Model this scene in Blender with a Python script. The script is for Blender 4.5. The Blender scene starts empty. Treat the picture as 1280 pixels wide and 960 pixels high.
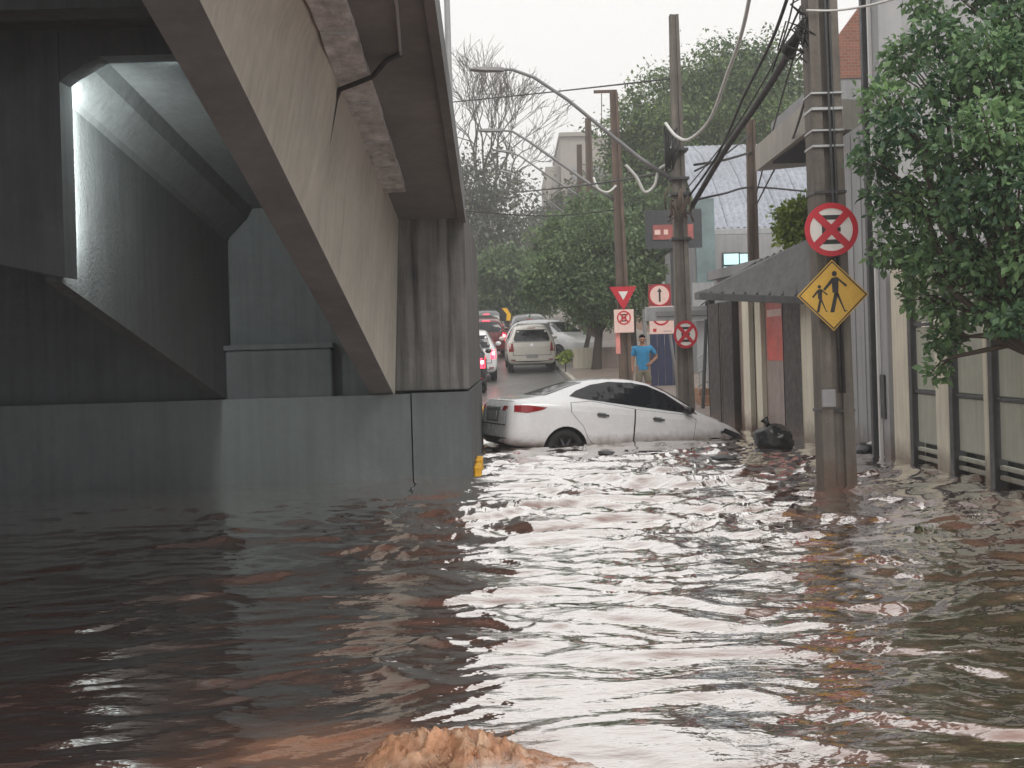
import bpy, bmesh, math, random
import numpy as np
from mathutils import Vector, Matrix, Euler
from mathutils.bvhtree import BVHTree
from mathutils.noise import fractal, noise as pnoise
R = math.radians
random.seed(7); rng = np.random.default_rng(7)
S = bpy.context.scene
COL = S.collection

# ------------------------------------------------------------- camera, sky, sun
F, CX, HY, H = 1758.0, 640.0, 442.0, 1.5          # focal length in photo pixels, principal column, horizon row, eye height over the water
cam = bpy.data.cameras.new('camera'); camo = bpy.data.objects.new('camera', cam); COL.objects.link(camo)
ROLL = R(1.7)                                      # the phone was held slightly tilted
camo.location = (0, 0, H); camo.rotation_euler = (Matrix.Rotation(R(90), 3, 'X') @ Matrix.Rotation(-ROLL, 3, 'Z')).to_euler()
cam.sensor_width = 36; cam.lens = F / 1280 * 36; cam.shift_y = -(480 - HY) / 1280; cam.shift_x = 38 * math.sin(ROLL) / 1280
cam.clip_start = .05; cam.clip_end = 3000
S.camera = camo
S.view_settings.view_transform = 'Standard'; S.view_settings.look = 'None'
S.view_settings.exposure = 0.22; S.view_settings.gamma = 1
W = bpy.data.worlds.new('World'); S.world = W; W.use_nodes = True
wn = W.node_tree.nodes; wl = W.node_tree.links
SUN_EL, SUN_AZ = R(50), R(150)                     # azimuth measured clockwise from +Y
sky = wn.new('ShaderNodeTexSky'); sky.sky_type = 'NISHITA'; sky.sun_disc = False
sky.sun_elevation = SUN_EL; sky.sun_rotation = SUN_AZ
hs = wn.new('ShaderNodeHueSaturation'); hs.inputs['Saturation'].default_value = .25
mx = wn.new('ShaderNodeMix'); mx.data_type = 'RGBA'; mx.inputs[0].default_value = .9
mx.inputs[7].default_value = (10.1, 9.85, 9.6, 1)    # the closed cloud layer
wl.new(sky.outputs[0], hs.inputs['Color']); wl.new(hs.outputs[0], mx.inputs[6])
bg = wn['Background']; wl.new(mx.outputs[2], bg.inputs[0]); bg.inputs[1].default_value = .10
sl = bpy.data.lights.new('sun', 'SUN'); sl.energy = 1.5; sl.angle = R(30); sl.color = (1, .96, .9)
so = bpy.data.objects.new('sun', sl); COL.objects.link(so)
sd = Vector((math.sin(SUN_AZ) * math.cos(SUN_EL), math.cos(SUN_AZ) * math.cos(SUN_EL), math.sin(SUN_EL)))
so.rotation_euler = sd.to_track_quat('Z', 'Y').to_euler(); so.location = (20, -20, 60)

# ------------------------------------------------------------- helpers
def uv(px, py):
    dx, dy = px - CX, py - 480; c, s = math.cos(ROLL), math.sin(ROLL)
    return dx * c - dy * s, dx * s + dy * c + 480 - HY
def at(px, py, Y): u, v = uv(px, py); return Vector((u * Y / F, Y, H - v * Y / F))
def hx(px, Y): return at(px, 470, Y).x
def vz(py, Y): return at(740, py, Y).z
def wat(px, py, z=0.): u, v = uv(px, py); return at(px, py, (H - z) * F / v)   # where a photo point meets the water
def gz(Y):                                         # road height: flooded dip, then uphill
    return max(-.5, min(.055 * (Y - 32), 5.0 + .01 * (Y - 123)))
def kx(Y): return 1.6 + .035 * (47 - min(Y, 120))  # right kerb line

def mat(name, col, rough=.8, var=.2, scale=3., bump=.2, bscale=30., streak=0., metal=0., emit=None, estr=0., coat=0., dirt=0., spec=.5, trans=0., tide=0.):
    m = bpy.data.materials.new(name); m.use_nodes = True
    n = m.node_tree.nodes; l = m.node_tree.links; p = n['Principled BSDF']
    p.inputs['Roughness'].default_value = rough; p.inputs['Metallic'].default_value = metal
    p.inputs['Specular IOR Level'].default_value = spec
    if coat: p.inputs['Coat Weight'].default_value = coat; p.inputs['Coat Roughness'].default_value = .06
    if trans: p.inputs['Transmission Weight'].default_value = trans
    if emit: p.inputs['Emission Color'].default_value = (*emit, 1); p.inputs['Emission Strength'].default_value = estr
    tc = n.new('ShaderNodeTexCoord')
    def noise(sc, det=6, vec=None, rg=.6):
        t = n.new('ShaderNodeTexNoise'); t.inputs['Scale'].default_value = sc; t.inputs['Detail'].default_value = det
        t.inputs['Roughness'].default_value = rg
        l.new(vec or tc.outputs['Object'], t.inputs['Vector']); return t.outputs[0]
    def rngmap(s, a, b, c, d):
        q = n.new('ShaderNodeMapRange'); q.inputs[1].default_value = a; q.inputs[2].default_value = b
        q.inputs[3].default_value = c; q.inputs[4].default_value = d; l.new(s, q.inputs[0]); return q.outputs[0]
    def mul(a, b):
        q = n.new('ShaderNodeMath'); q.operation = 'MULTIPLY'; l.new(a, q.inputs[0]); l.new(b, q.inputs[1]); return q.outputs[0]
    f = rngmap(noise(scale), .3, .7, 1 - var, 1 + var)
    f = mul(f, rngmap(noise(scale * 7), .3, .7, 1 - var * .4, 1 + var * .4))
    if streak:
        mp = n.new('ShaderNodeMapping'); mp.inputs['Scale'].default_value = (7, 7, .35); l.new(tc.outputs['Object'], mp.inputs[0])
        f = mul(f, rngmap(noise(1.5, 4, mp.outputs[0]), .42, .68, 1, 1 - streak))
    if dirt:
        f = mul(f, rngmap(noise(scale * .45, 8, None, .7), .45, .7, 1, 1 - dirt))
    vm = n.new('ShaderNodeVectorMath'); vm.operation = 'SCALE'; vm.inputs[0].default_value = col
    l.new(f, vm.inputs['Scale']); cout = vm.outputs[0]
    if tide:                                          # silt left by the flood up to about `tide` metres above the water
        ge = n.new('ShaderNodeNewGeometry'); sx_ = n.new('ShaderNodeSeparateXYZ'); l.new(ge.outputs['Position'], sx_.inputs[0])
        ad = n.new('ShaderNodeMath'); ad.operation = 'MULTIPLY_ADD'; l.new(noise(5, 6, ge.outputs['Position']), ad.inputs[0]); ad.inputs[1].default_value = -tide * 1.6; l.new(sx_.outputs['Z'], ad.inputs[2])
        mm = n.new('ShaderNodeMix'); mm.data_type = 'RGBA'; l.new(rngmap(ad.outputs[0], -tide * .95, tide * .35, .85, 0), mm.inputs[0])
        l.new(cout, mm.inputs[6]); mm.inputs[7].default_value = (.13, .08, .055, 1); cout = mm.outputs[2]
    l.new(cout, p.inputs['Base Color'])
    if bump:
        b = n.new('ShaderNodeBump'); b.inputs['Strength'].default_value = bump; b.inputs['Distance'].default_value = .02
        l.new(noise(bscale, 8), b.inputs['Height']); l.new(b.outputs[0], p.inputs['Normal'])
    if rough < .7 and not emit:
        l.new(rngmap(noise(scale * 3), .3, .7, rough * .75, min(1, rough * 1.3)), p.inputs['Roughness'])
    return m

class MB:
    """collects polygons; build() links them as ONE mesh object"""
    def __init__(s): s.v = []; s.f = []; s.mi = []
    def add(s, vs, fs, mi=0):
        k = len(s.v); s.v += [tuple(v) for v in vs]
        for f in fs: s.f.append([i + k for i in f]); s.mi.append(mi)
        return s
    def hexa(s, b, t, mi=0):                        # four bottom corners, four top corners
        return s.add(list(b) + list(t), [(3, 2, 1, 0), (4, 5, 6, 7), (0, 1, 5, 4), (1, 2, 6, 5), (2, 3, 7, 6), (3, 0, 4, 7)], mi)
    def box(s, x0, x1, y0, y1, z0, z1, mi=0):
        return s.hexa([(x0, y0, z0), (x1, y0, z0), (x1, y1, z0), (x0, y1, z0)], [(x0, y0, z1), (x1, y0, z1), (x1, y1, z1), (x0, y1, z1)], mi)
    def bevbox(s, x0, x1, y0, y1, z0, z1, b=.015):
        bm = bmesh.new(); bmesh.ops.create_cube(bm, size=1)
        for v in bm.verts: v.co = Vector(((x0 + x1) / 2 + v.co.x * (x1 - x0), (y0 + y1) / 2 + v.co.y * (y1 - y0), (z0 + z1) / 2 + v.co.z * (z1 - z0)))
        bmesh.ops.bevel(bm, geom=bm.edges[:], offset=b, segments=1, affect='EDGES')
        return s.bm(bm)
    def bm(s, bm):
        bm.verts.index_update(); s.add([v.co[:] for v in bm.verts], [[v.index for v in f.verts] for f in bm.faces]); bm.free(); return s
    def loft(s, rings, closed=True, caps=True, mi=0):
        n = len(rings[0]); vs = [p for r in rings for p in r]; fs = []
        for i in range(len(rings) - 1):
            for j in range(n if closed else n - 1):
                a = i * n + j; b = i * n + (j + 1) % n
                fs.append((a, b, b + n, a + n))
        if caps: fs.append(tuple(range(n))[::-1]); fs.append(tuple(range((len(rings) - 1) * n, len(rings) * n)))
        return s.add(vs, fs, mi)
    def tube(s, pts, rad, n=8, mi=0):
        pts = [Vector(p) for p in pts]; k = len(pts)
        rad = rad if hasattr(rad, '__len__') else [rad] * k
        rings = []; up = None
        for i, p in enumerate(pts):
            d = (pts[min(i + 1, k - 1)] - pts[max(i - 1, 0)]).normalized()
            if up is None: up = d.orthogonal().normalized()
            up = (up - d * up.dot(d)); up = up.normalized() if up.length > 1e-6 else d.orthogonal().normalized()
            q = d.cross(up)
            rings.append([p + (up * math.cos(2 * math.pi * j / n) + q * math.sin(2 * math.pi * j / n)) * rad[i] for j in range(n)])
        return s.loft(rings, mi=mi)
    def poly(s, pts, y0, y1):                       # (x, z) outline extruded between two depths, y0 nearest
        n = len(pts); vs = [(x, y0, z) for x, z in pts] + [(x, y1, z) for x, z in pts]
        fs = [tuple(range(n)), tuple(range(n, 2 * n))[::-1]] + [(i, i + n, (i + 1) % n + n, (i + 1) % n) for i in range(n)]
        return s.add(vs, fs)
    def ring(s, cx, cz, r0, r1, y0, y1, n=40, a0=0, a1=360):
        seg = n; full = a1 - a0 >= 360
        for i in range(seg):
            a = R(a0 + (a1 - a0) * i / seg); b = R(a0 + (a1 - a0) * (i + 1) / seg)
            P = [(cx + r * math.cos(t), cz + r * math.sin(t)) for r, t in ((r0, a), (r1, a), (r1, b), (r0, b))]
            s.hexa([(P[0][0], y1, P[0][1]), (P[1][0], y1, P[1][1]), (P[2][0], y1, P[2][1]), (P[3][0], y1, P[3][1])],
                   [(P[0][0], y0, P[0][1]), (P[1][0], y0, P[1][1]), (P[2][0], y0, P[2][1]), (P[3][0], y0, P[3][1])])
        return s
    def mesh(s, name, shift=None, mats=()):
        me = bpy.data.meshes.new(name)
        v = s.v if shift is None else [(a - shift[0], b - shift[1], c - shift[2]) for a, b, c in s.v]
        me.from_pydata(v, [], s.f); 
        for m in mats: me.materials.append(m)
        if any(s.mi): me.polygons.foreach_set('material_index', s.mi)
        bm = bmesh.new(); bm.from_mesh(me); bmesh.ops.recalc_face_normals(bm, faces=bm.faces); bm.to_mesh(me); bm.free()
        me.update(); return me
    def build(s, name, m, parent=None, smooth=False, world=True):
        """coordinates are world ones unless world=False (then they are local to the parent thing)"""
        r = parent
        while r is not None and r.parent is not None: r = r.parent
        sh = r.location if (r is not None and world) else None
        me = s.mesh(name, sh, m if isinstance(m, (list, tuple)) else [m])
        if smooth: me.shade_smooth()
        return link(name, me, parent)

def link(name, me, parent=None):
    o = bpy.data.objects.new(name, me); COL.objects.link(o)
    if parent is not None: o.parent = parent
    return o
def tag(o, label=None, cat=None, group=None, kind=None):
    if label: o['label'] = label
    if cat: o['category'] = cat
    if group: o['group'] = group
    if kind: o['kind'] = kind
    return o
def thing(name, label, cat, loc=(0, 0, 0), rz=0, group=None):
    o = bpy.data.objects.new(name, None); COL.objects.link(o); o.empty_display_size = .3
    o.location = loc; o.rotation_euler = (0, 0, rz); return tag(o, label, cat, group)
def copy_tree(o, parent=None):
    c = o.copy(); COL.objects.link(c); c.parent = parent
    for ch in [x for x in bpy.data.objects if x.parent == o]: copy_tree(ch, c)
    return c
def evaluated(o):
    dg = bpy.context.evaluated_depsgraph_get(); dg.update()
    me = bpy.data.meshes.new_from_object(o.evaluated_get(dg)); return me
def circ(cx, cz, r, n=32): return [(cx + r * math.cos(2 * math.pi * i / n), cz + r * math.sin(2 * math.pi * i / n)) for i in range(n)]

# ------------------------------------------------------------- materials
M = dict(
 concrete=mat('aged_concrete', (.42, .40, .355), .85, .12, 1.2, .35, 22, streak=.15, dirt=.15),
 concrete_dark=mat('shade_dark_concrete', (.068, .073, .080), .85, .2, 1.0, .35, 22, streak=.25, dirt=.25),  # underpass shade put into the tone; also a plain dark sign board
 concrete_soffit=mat('shade_grey_concrete', (.16, .165, .165), .85, .2, 1.0, .35, 22, dirt=.3),  # girder concrete darkened to carry the shade of its underside
 concrete_rough=mat('rough_concrete', (.44, .44, .44), .95, .35, 6, 1.0, 14, dirt=.3),
 concrete_stain=mat('drip_stained_concrete', (.15, .145, .14), .85, .2, 1.3, .35, 22, streak=.72, dirt=.3),
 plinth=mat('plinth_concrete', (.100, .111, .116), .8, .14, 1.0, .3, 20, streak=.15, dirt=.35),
 pole=mat('pole_concrete', (.19, .17, .15), .9, .2, 2.5, .4, 35, streak=.35, dirt=.25, tide=0.4),
 pole_far=mat('old_pole_wood', (.13, .095, .075), .9, .25, 2.5, .4, 30, streak=.3),
 steel=mat('galvanised_steel', (.42, .43, .44), .45, .15, 4, .05, 40, metal=.6),
 lampgrey=mat('lamp_grey', (.22, .22, .225), .5, .1, 4, .03, 40),
 darksteel=mat('dark_steel', (.055, .057, .06), .5, .2, 3, .06, 40, dirt=.2),
 black=mat('black_plastic', (.012, .012, .013), .35, .2, 6, .1, 30),
 cable=mat('black_cable', (.02, .02, .021), .6, .2, 6, 0),
 cable_w=mat('pale_cable', (.62, .62, .60), .5, .1, 6, 0),
 cream=mat('cream_paint', (.76, .71, .58), .75, .08, 1.5, .12, 30, streak=.2, dirt=.12, tide=0.28),
 panel=mat('grey_green_panel', (.44, .45, .37), .5, .1, 1.5, .06, 12, streak=.15, dirt=.15, tide=0.22),
 greywall=mat('pale_grey_render', (.38, .385, .395), .75, .08, 1.2, .1, 25, streak=.18, dirt=.1, tide=0.35),
 greyhigh=mat('mid_grey_render', (.32, .325, .335), .8, .08, 1.2, .1, 25, streak=.15),
 white=mat('white_paint', (.72, .72, .71), .5, .04, 3, .02, 30),
 signred=mat('sign_red', (.50, .018, .035), .45, .08, 8, 0),
 signwhite=mat('sign_white', (.72, .70, .67), .45, .06, 8, 0),
 signpink=mat('sunbleached_sign', (.80, .58, .52), .5, .06, 8, 0),
 signyellow=mat('sign_yellow', (.66, .40, .06), .5, .12, 9, 0, dirt=.15),
 signblack=mat('sign_black', (.02, .02, .02), .5, .1, 8, 0),
 kerbyellow=mat('kerb_yellow', (.75, .40, .02), .7, .2, 8, .2, 30, dirt=.3),
 asphalt=mat('wet_asphalt', (.13, .125, .12), .34, .3, .9, .06, 18, spec=1.),
 pave=mat('wet_pavement', (.25, .205, .18), .4, .2, 1.5, .2, 14, dirt=.3),
 earth=mat('red_earth', (.17, .09, .055), .9, .3, .6, .3, 8),
 glass=mat('dark_window_glass', (.012, .014, .018), .06, .1, 2, 0, spec=.6),
 rubber=mat('tyre_rubber', (.018, .018, .018), .8, .2, 8, .2, 50),
 rim=mat('alloy_rim', (.10, .10, .105), .45, .1, 8, 0, metal=.8),
 bag=mat('black_bin_bag', (.012, .012, .014), .22, .2, 8, .35, 18),
 bark=mat('tree_bark', (.07, .055, .042), .95, .3, 5, .8, 24),
 brick=None,
 skin=mat('skin', (.30, .155, .10), .6, .08, 8, 0), hair=mat('hair', (.02, .016, .013), .8, .2, 20, .3, 60),
 blueshirt=mat('blue_cotton', (.03, .22, .42), .85, .12, 8, .2, 40), khaki=mat('khaki_cotton', (.19, .17, .125), .9, .12, 8, .2, 40),
 navy=mat('navy_sheet', (.018, .026, .07), .6, .15, 3, .05, 20),
 soil_tile=mat('terracotta_step', (.33, .19, .12), .85, .2, 4, .2, 20),
 rail=mat('rail_grey', (.36, .38, .38), .5, .1, 5, 0),
 tealglass=mat('teal_shop_glass', (.20, .27, .28), .12, .25, .8, 0, spec=.9),
 redposter=mat('red_poster', (.62, .10, .08), .35, .25, 3, 0),
 rolldoor=mat('dark_brown_door', (.035, .03, .028), .55, .2, 3, .05, 20, streak=.2, tide=0.3),
 shutter=mat('pale_brown_shutter', (.36, .28, .25), .45, .15, 2, .05, 20, streak=.2, tide=0.35),
 roofdark=mat('dark_roof_sheet', (.10, .10, .10), .55, .2, 3, .1, 14),
 metalroof=mat('grey_blue_roof_sheet', (.38, .41, .47), .4, .12, 1.0, .05, 8, streak=.35, dirt=.12, metal=.3),
 tower=mat('tower_render', (.36, .34, .31), .85, .06, .3, 0, streak=.15),
 soffit=mat('dark_soffit_sheet', (.035, .035, .045), .8, .15, 2, .05, 20),
)
def brickmat():
    m = bpy.data.materials.new('red_brickwork'); m.use_nodes = True; n = m.node_tree.nodes; l = m.node_tree.links
    t = n.new('ShaderNodeTexBrick'); tc = n.new('ShaderNodeTexCoord'); mp = n.new('ShaderNodeMapping'); mp.inputs['Rotation'].default_value = (R(90), 0, 0)
    t.inputs['Color1'].default_value = (.36, .15, .10, 1); t.inputs['Color2'].default_value = (.27, .11, .075, 1); t.inputs['Mortar'].default_value = (.3, .25, .22, 1)
    t.inputs['Scale'].default_value = 4.5; t.inputs['Mortar Size'].default_value = .025
    l.new(tc.outputs['Object'], mp.inputs[0]); l.new(mp.outputs[0], t.inputs['Vector'])
    p = n['Principled BSDF']; l.new(t.outputs[0], p.inputs['Base Color']); p.inputs['Roughness'].default_value = .9
    b = n.new('ShaderNodeBump'); b.inputs['Distance'].default_value = .01; b.invert = True
    l.new(t.outputs['Fac'], b.inputs['Height']); l.new(b.outputs[0], p.inputs['Normal']); return m
M['brick'] = brickmat()
def paint(name, col, rough=.25, metal=0., tide=0.): return mat(name, col, rough, .03, 3, 0, coat=.8, metal=metal, dirt=.05, tide=tide)
def lamp(name, col, s): return mat(name, tuple(min(1, c) for c in col), .3, .1, 10, 0, emit=col, estr=s)
def leafmat(name, dark, light):
    m = bpy.data.materials.new(name); m.use_nodes = True; n = m.node_tree.nodes; l = m.node_tree.links
    a = n.new('ShaderNodeAttribute'); a.attribute_name = 'tone'
    r = n.new('ShaderNodeValToRGB'); r.color_ramp.elements[0].color = (*dark, 1); r.color_ramp.elements[1].color = (*light, 1)
    l.new(a.outputs['Fac'], r.inputs[0])
    p = n['Principled BSDF']; p.inputs['Roughness'].default_value = .45; l.new(r.outputs[0], p.inputs['Base Color'])
    t = n.new('ShaderNodeBsdfTranslucent'); l.new(r.outputs[0], t.inputs[0])
    x = n.new('ShaderNodeMixShader'); x.inputs[0].default_value = .35
    l.new(p.outputs[0], x.inputs[1]); l.new(t.outputs[0], x.inputs[2]); l.new(x.outputs[0], n['Material Output'].inputs[0]); return m
L = dict(
 near=leafmat('glossy_green_leaf', (.03, .085, .045), (.26, .42, .18)),
 mid=leafmat('street_tree_leaf', (.055, .105, .045), (.24, .34, .14)),
 big=leafmat('mango_leaf', (.04, .095, .03), (.22, .31, .09)),
 lime=leafmat('lime_leaf', (.14, .22, .03), (.42, .50, .09)),
 grey=leafmat('grey_leaf', (.06, .075, .05), (.15, .165, .11)),  # duller and greyer than the other leaves
)
# ------------------------------------------------------------- ground, road, pavements
ys = [-80, -20, 0, 10, 20, 22.9, 26, 30, 34, 38, 42, 46, 50, 55, 60, 70, 80, 100, 123, 160, 250, 500, 1200]
def sheet(name, xl, xr, ylist, dz, m, nx=1, kind='structure'):
    b = MB(); rows = []
    vs = []; fs = []
    for y in ylist:
        for i in range(nx + 1): vs.append((xl(y) + (xr(y) - xl(y)) * i / nx, y, gz(y) + dz))
    for j in range(len(ylist) - 1):
        for i in range(nx):
            a = j * (nx + 1) + i; fs.append((a, a + 1, a + nx + 2, a + nx + 1))
    b.add(vs, fs); o = b.build(name, m); tag(o, kind=kind); return o
sheet('ground', lambda y: -900, lambda y: 900, ys, -.06, M['earth'])
ry = [y for y in ys if -20 <= y <= 160]
road = sheet('road', lambda y: kx(y) - 7.0, kx, ry, 0, M['asphalt'])
b = MB()
for y0, y1 in zip(ry[:-1], ry[1:]):
    b.hexa([(kx(y0), y0, gz(y0) - .1), (kx(y0) + .14, y0, gz(y0) - .1), (kx(y1) + .14, y1, gz(y1) - .1), (kx(y1), y1, gz(y1) - .1)],
           [(kx(y0), y0, gz(y0) + .14), (kx(y0) + .14, y0, gz(y0) + .14), (kx(y1) + .14, y1, gz(y1) + .14), (kx(y1), y1, gz(y1) + .14)])
tag(b.build('kerb', M['concrete']), kind='structure')
sheet('pavement', lambda y: kx(y) + .14, lambda y: kx(y) + 6.5, ry, .136, M['pave'])

# ------------------------------------------------------------- flood water
def waves(X, Y):
    r = np.random.default_rng(11)
    wx = .16 * np.sin(1.3 * Y + .6 * X + 1) + .12 * np.sin(2.7 * X - 1.1 * Y + 2.2) + .06 * np.sin(5.9 * X + 2.3 * Y)
    wy = .16 * np.sin(1.2 * X + .7 * Y + .3) + .11 * np.sin(2.5 * Y - 2.1 * X + 4) + .06 * np.sin(6.3 * X - 3.1 * Y)
    Xd = X + wx; Yd = Y + wy; Z = np.zeros_like(X)
    for i in range(110):
        lam = .12 * (1.7 / .12) ** r.random() ** 1.15
        th = R(90) + r.normal(0, .55 if lam > .5 else .45) + (.12 if i % 3 else -.3)
        k = 2 * np.pi / lam; ph = r.random() * 6.28
        arg = k * (Xd * math.cos(th) + Yd * math.sin(th)) + ph
        env = np.clip(.45 + .8 * np.sin(1.1 * Xd * r.normal(0, 1) + 1.3 * Yd * (.4 + r.random()) + r.random() * 6.28), 0, 2)
        Z += .0060 * lam ** .70 * env * (np.abs(np.sin(arg * .5)) * -2 + 1.27 if i % 4 == 0 else np.sin(arg))
    for lam, th, ph in ((2.6, 1.35, .4), (3.4, 1.8, 2.1), (2.1, 1.6, 4.0)): Z += .0055 * np.sin(2 * np.pi / lam * (X * math.cos(th) + Yd * math.sin(th)) + ph)
    calm = 1 / (1 + np.exp(-(X + .75 + .05 * Y) * 1.6))       # sheltered water beneath the overpass
    near = np.clip((Y - 2) / 11, .36, 1)
    return Z * np.clip(1.6 - .045 * np.maximum(Y, 0), .5, 1) * (.50 + .62 * calm + .25 * calm * np.clip((Y - 8) / 8, 0, 1)) * near
xs = np.concatenate([np.linspace(-32, -9.2, 24), np.linspace(-9, -4, 130)[:-1], np.linspace(-4, 4, 300)[:-1], np.linspace(4, 9, 130), np.linspace(9.5, 32, 24)])
yy = np.concatenate([np.linspace(-20, 1.8, 60), 2 * np.exp(np.arange(0, 480) * .00585)]); yy = yy[yy < 34]
X, Y = np.meshgrid(xs, yy); Z = waves(X, Y)
n0, n1 = X.shape
me = bpy.data.meshes.new('flood_water'); idx = np.arange(n0 * n1).reshape(n0, n1)
q = np.stack([idx[:-1, :-1], idx[:-1, 1:], idx[1:, 1:], idx[1:, :-1]], -1).reshape(-1, 4)
me.vertices.add(n0 * n1); me.vertices.foreach_set('co', np.stack([X, Y, Z], -1).ravel())
me.loops.add(q.size); me.loops.foreach_set('vertex_index', q.ravel().astype(np.int32))
me.polygons.add(len(q)); me.polygons.foreach_set('loop_start', (np.arange(len(q)) * 4).astype(np.int32)); me.update(calc_edges=True); me.shade_smooth()
def watermat():
    m = bpy.data.materials.new('muddy_flood_water'); m.use_nodes = True; n = m.node_tree.nodes; l = m.node_tree.links
    p = n['Principled BSDF']; tc = n.new('ShaderNodeTexCoord')
    def nz(sc, vec, det=5):
        t = n.new('ShaderNodeTexNoise'); t.inputs['Scale'].default_value = sc; t.inputs['Detail'].default_value = det; l.new(vec, t.inputs[0]); return t.outputs[0]
    mp = n.new('ShaderNodeMapping'); mp.inputs['Scale'].default_value = (.55, 1.5, 1); l.new(tc.outputs['Object'], mp.inputs[0])
    r = n.new('ShaderNodeValToRGB'); r.color_ramp.elements[0].color = (.165, .080, .060, 1); r.color_ramp.elements[0].position = .35
    r.color_ramp.elements[1].color = (.22, .108, .080, 1); r.color_ramp.elements[1].position = .72
    l.new(nz(.7, mp.outputs[0]), r.inputs[0])
    mp3 = n.new('ShaderNodeMapping'); mp3.inputs['Location'].default_value = (.62, -5.35 * 1.25, 0); mp3.inputs['Scale'].default_value = (.95, 1.25, 1); l.new(tc.outputs['Object'], mp3.inputs[0])   # silt stirred up by the splash
    ln = n.new('ShaderNodeVectorMath'); ln.operation = 'LENGTH'; l.new(mp3.outputs[0], ln.inputs[0])
    ad = n.new('ShaderNodeMath'); ad.operation = 'MULTIPLY_ADD'; l.new(nz(1.8, mp.outputs[0]), ad.inputs[0]); ad.inputs[1].default_value = 1.2; l.new(ln.outputs['Value'], ad.inputs[2])
    sr = n.new('ShaderNodeMapRange'); sr.interpolation_type = 'SMOOTHSTEP'; l.new(ad.outputs[0], sr.inputs[0]); sr.inputs[1].default_value = .75; sr.inputs[2].default_value = 1.55; sr.inputs[3].default_value = 1; sr.inputs[4].default_value = 0
    sm = n.new('ShaderNodeMix'); sm.data_type = 'RGBA'; l.new(sr.outputs[0], sm.inputs[0]); l.new(r.outputs[0], sm.inputs[6]); sm.inputs[7].default_value = (.33, .165, .105, 1)
    l.new(sm.outputs[2], p.inputs['Base Color'])
    p.inputs['Roughness'].default_value = .05; p.inputs['IOR'].default_value = 1.33
    bb = n.new('ShaderNodeBump'); bb.inputs['Strength'].default_value = .65; bb.inputs['Distance'].default_value = .012
    mp2 = n.new('ShaderNodeMapping'); mp2.inputs['Scale'].default_value = (1, 1.7, 1); l.new(tc.outputs['Object'], mp2.inputs[0])
    fa = n.new('ShaderNodeMath'); fa.operation = 'MULTIPLY_ADD'; l.new(nz(15, mp2.outputs[0], 2), fa.inputs[0]); fa.inputs[1].default_value = .22; l.new(nz(4.5, mp2.outputs[0], 3), fa.inputs[2])
    l.new(fa.outputs[0], bb.inputs['Height']); l.new(bb.outputs[0], p.inputs['Normal'])
    gl = n.new('ShaderNodeBsdfGlossy'); gl.inputs['Roughness'].default_value = .04; gl.inputs['Color'].default_value = (1, .985, .97, 1); l.new(bb.outputs[0], gl.inputs['Normal'])
    lw = n.new('ShaderNodeLayerWeight'); lw.inputs['Blend'].default_value = .5; l.new(bb.outputs[0], lw.inputs['Normal'])
    mr = n.new('ShaderNodeMapRange'); mr.interpolation_type = 'SMOOTHSTEP'; l.new(lw.outputs['Facing'], mr.inputs[0])   # extra mirror layer, stronger than plain water, towards grazing angles
    mr.inputs[1].default_value = .36; mr.inputs[2].default_value = .86; mr.inputs[3].default_value = .06; mr.inputs[4].default_value = .96
    k1 = n.new('ShaderNodeMath'); k1.operation = 'MULTIPLY_ADD'; l.new(sr.outputs[0], k1.inputs[0]); k1.inputs[1].default_value = -.45; k1.inputs[2].default_value = 1
    k2 = n.new('ShaderNodeMath'); k2.operation = 'MULTIPLY'; l.new(k1.outputs[0], k2.inputs[0]); l.new(mr.outputs[0], k2.inputs[1])
    ms = n.new('ShaderNodeMixShader'); l.new(k2.outputs[0], ms.inputs[0]); l.new(p.outputs[0], ms.inputs[1]); l.new(gl.outputs[0], ms.inputs[2]); l.new(ms.outputs[0], n['Material Output'].inputs[0])
    return m
WATER_IOR = 1.9
me.materials.append(watermat()); water = link('flood_water', me); tag(water, kind='structure')

# ------------------------------------------------------------- overpass
def dk(Y): return 4.29 - .178 * (Y - 11.1)         # underside of the deck, falling away from the viewer
def gA(Y): return Vector((-1.925 + .058 * (Y - 9), Y, 3.82 - .339 * (Y - 9)))
ov = thing('overpass', 'massive concrete overpass with sloping girders standing in the flood on the left', 'bridge', (-3, 17.5, 0))
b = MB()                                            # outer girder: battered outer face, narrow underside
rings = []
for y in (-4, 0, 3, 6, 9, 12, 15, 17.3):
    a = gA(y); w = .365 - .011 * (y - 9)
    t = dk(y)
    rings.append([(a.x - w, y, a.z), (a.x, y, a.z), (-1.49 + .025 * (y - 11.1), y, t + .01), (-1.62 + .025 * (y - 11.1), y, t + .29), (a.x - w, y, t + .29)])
b.loft(rings); b.mi = [1 if len(f) == 4 and f[0] % 5 == 0 and f[1] % 5 == 1 else 0 for f in b.f]; b.build('girder', [M['concrete'], M['concrete_soffit']], ov)  # underside takes the darker copy, so its shade is in the colour
b = MB()                                            # deck slab and its edge beam, parapet above
ring = []
for y in (-6, 0, 6, 12, 17.8, 24):
    t = dk(y); ring.append([(-12, y, t + .25), (-1.78, y, t + .25), (-1.77, y, t + .002), (-.59, y, t + .002), (-.59, y, t + .5), (-12, y, t + .5)])
b.loft(ring); b.mi = [1 if len(f) == 4 and f[0] % 6 == 2 and f[1] % 6 == 3 else 0 for f in b.f]; b.build('deck_slab', [M['concrete_dark'], M['concrete_soffit']], ov)  # inner bay darker than the cantilever: shade painted by material
b = MB(); ring = []
for y in (-6, 0, 6, 12, 17.28):
    t = dk(y); ring.append([(-.60, y, t - .05), (-.51, y, t - .07), (-.51, y, t + .30), (-.60, y, t + .30)])
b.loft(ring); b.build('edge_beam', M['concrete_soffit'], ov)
b = MB(); ring = []
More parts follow.
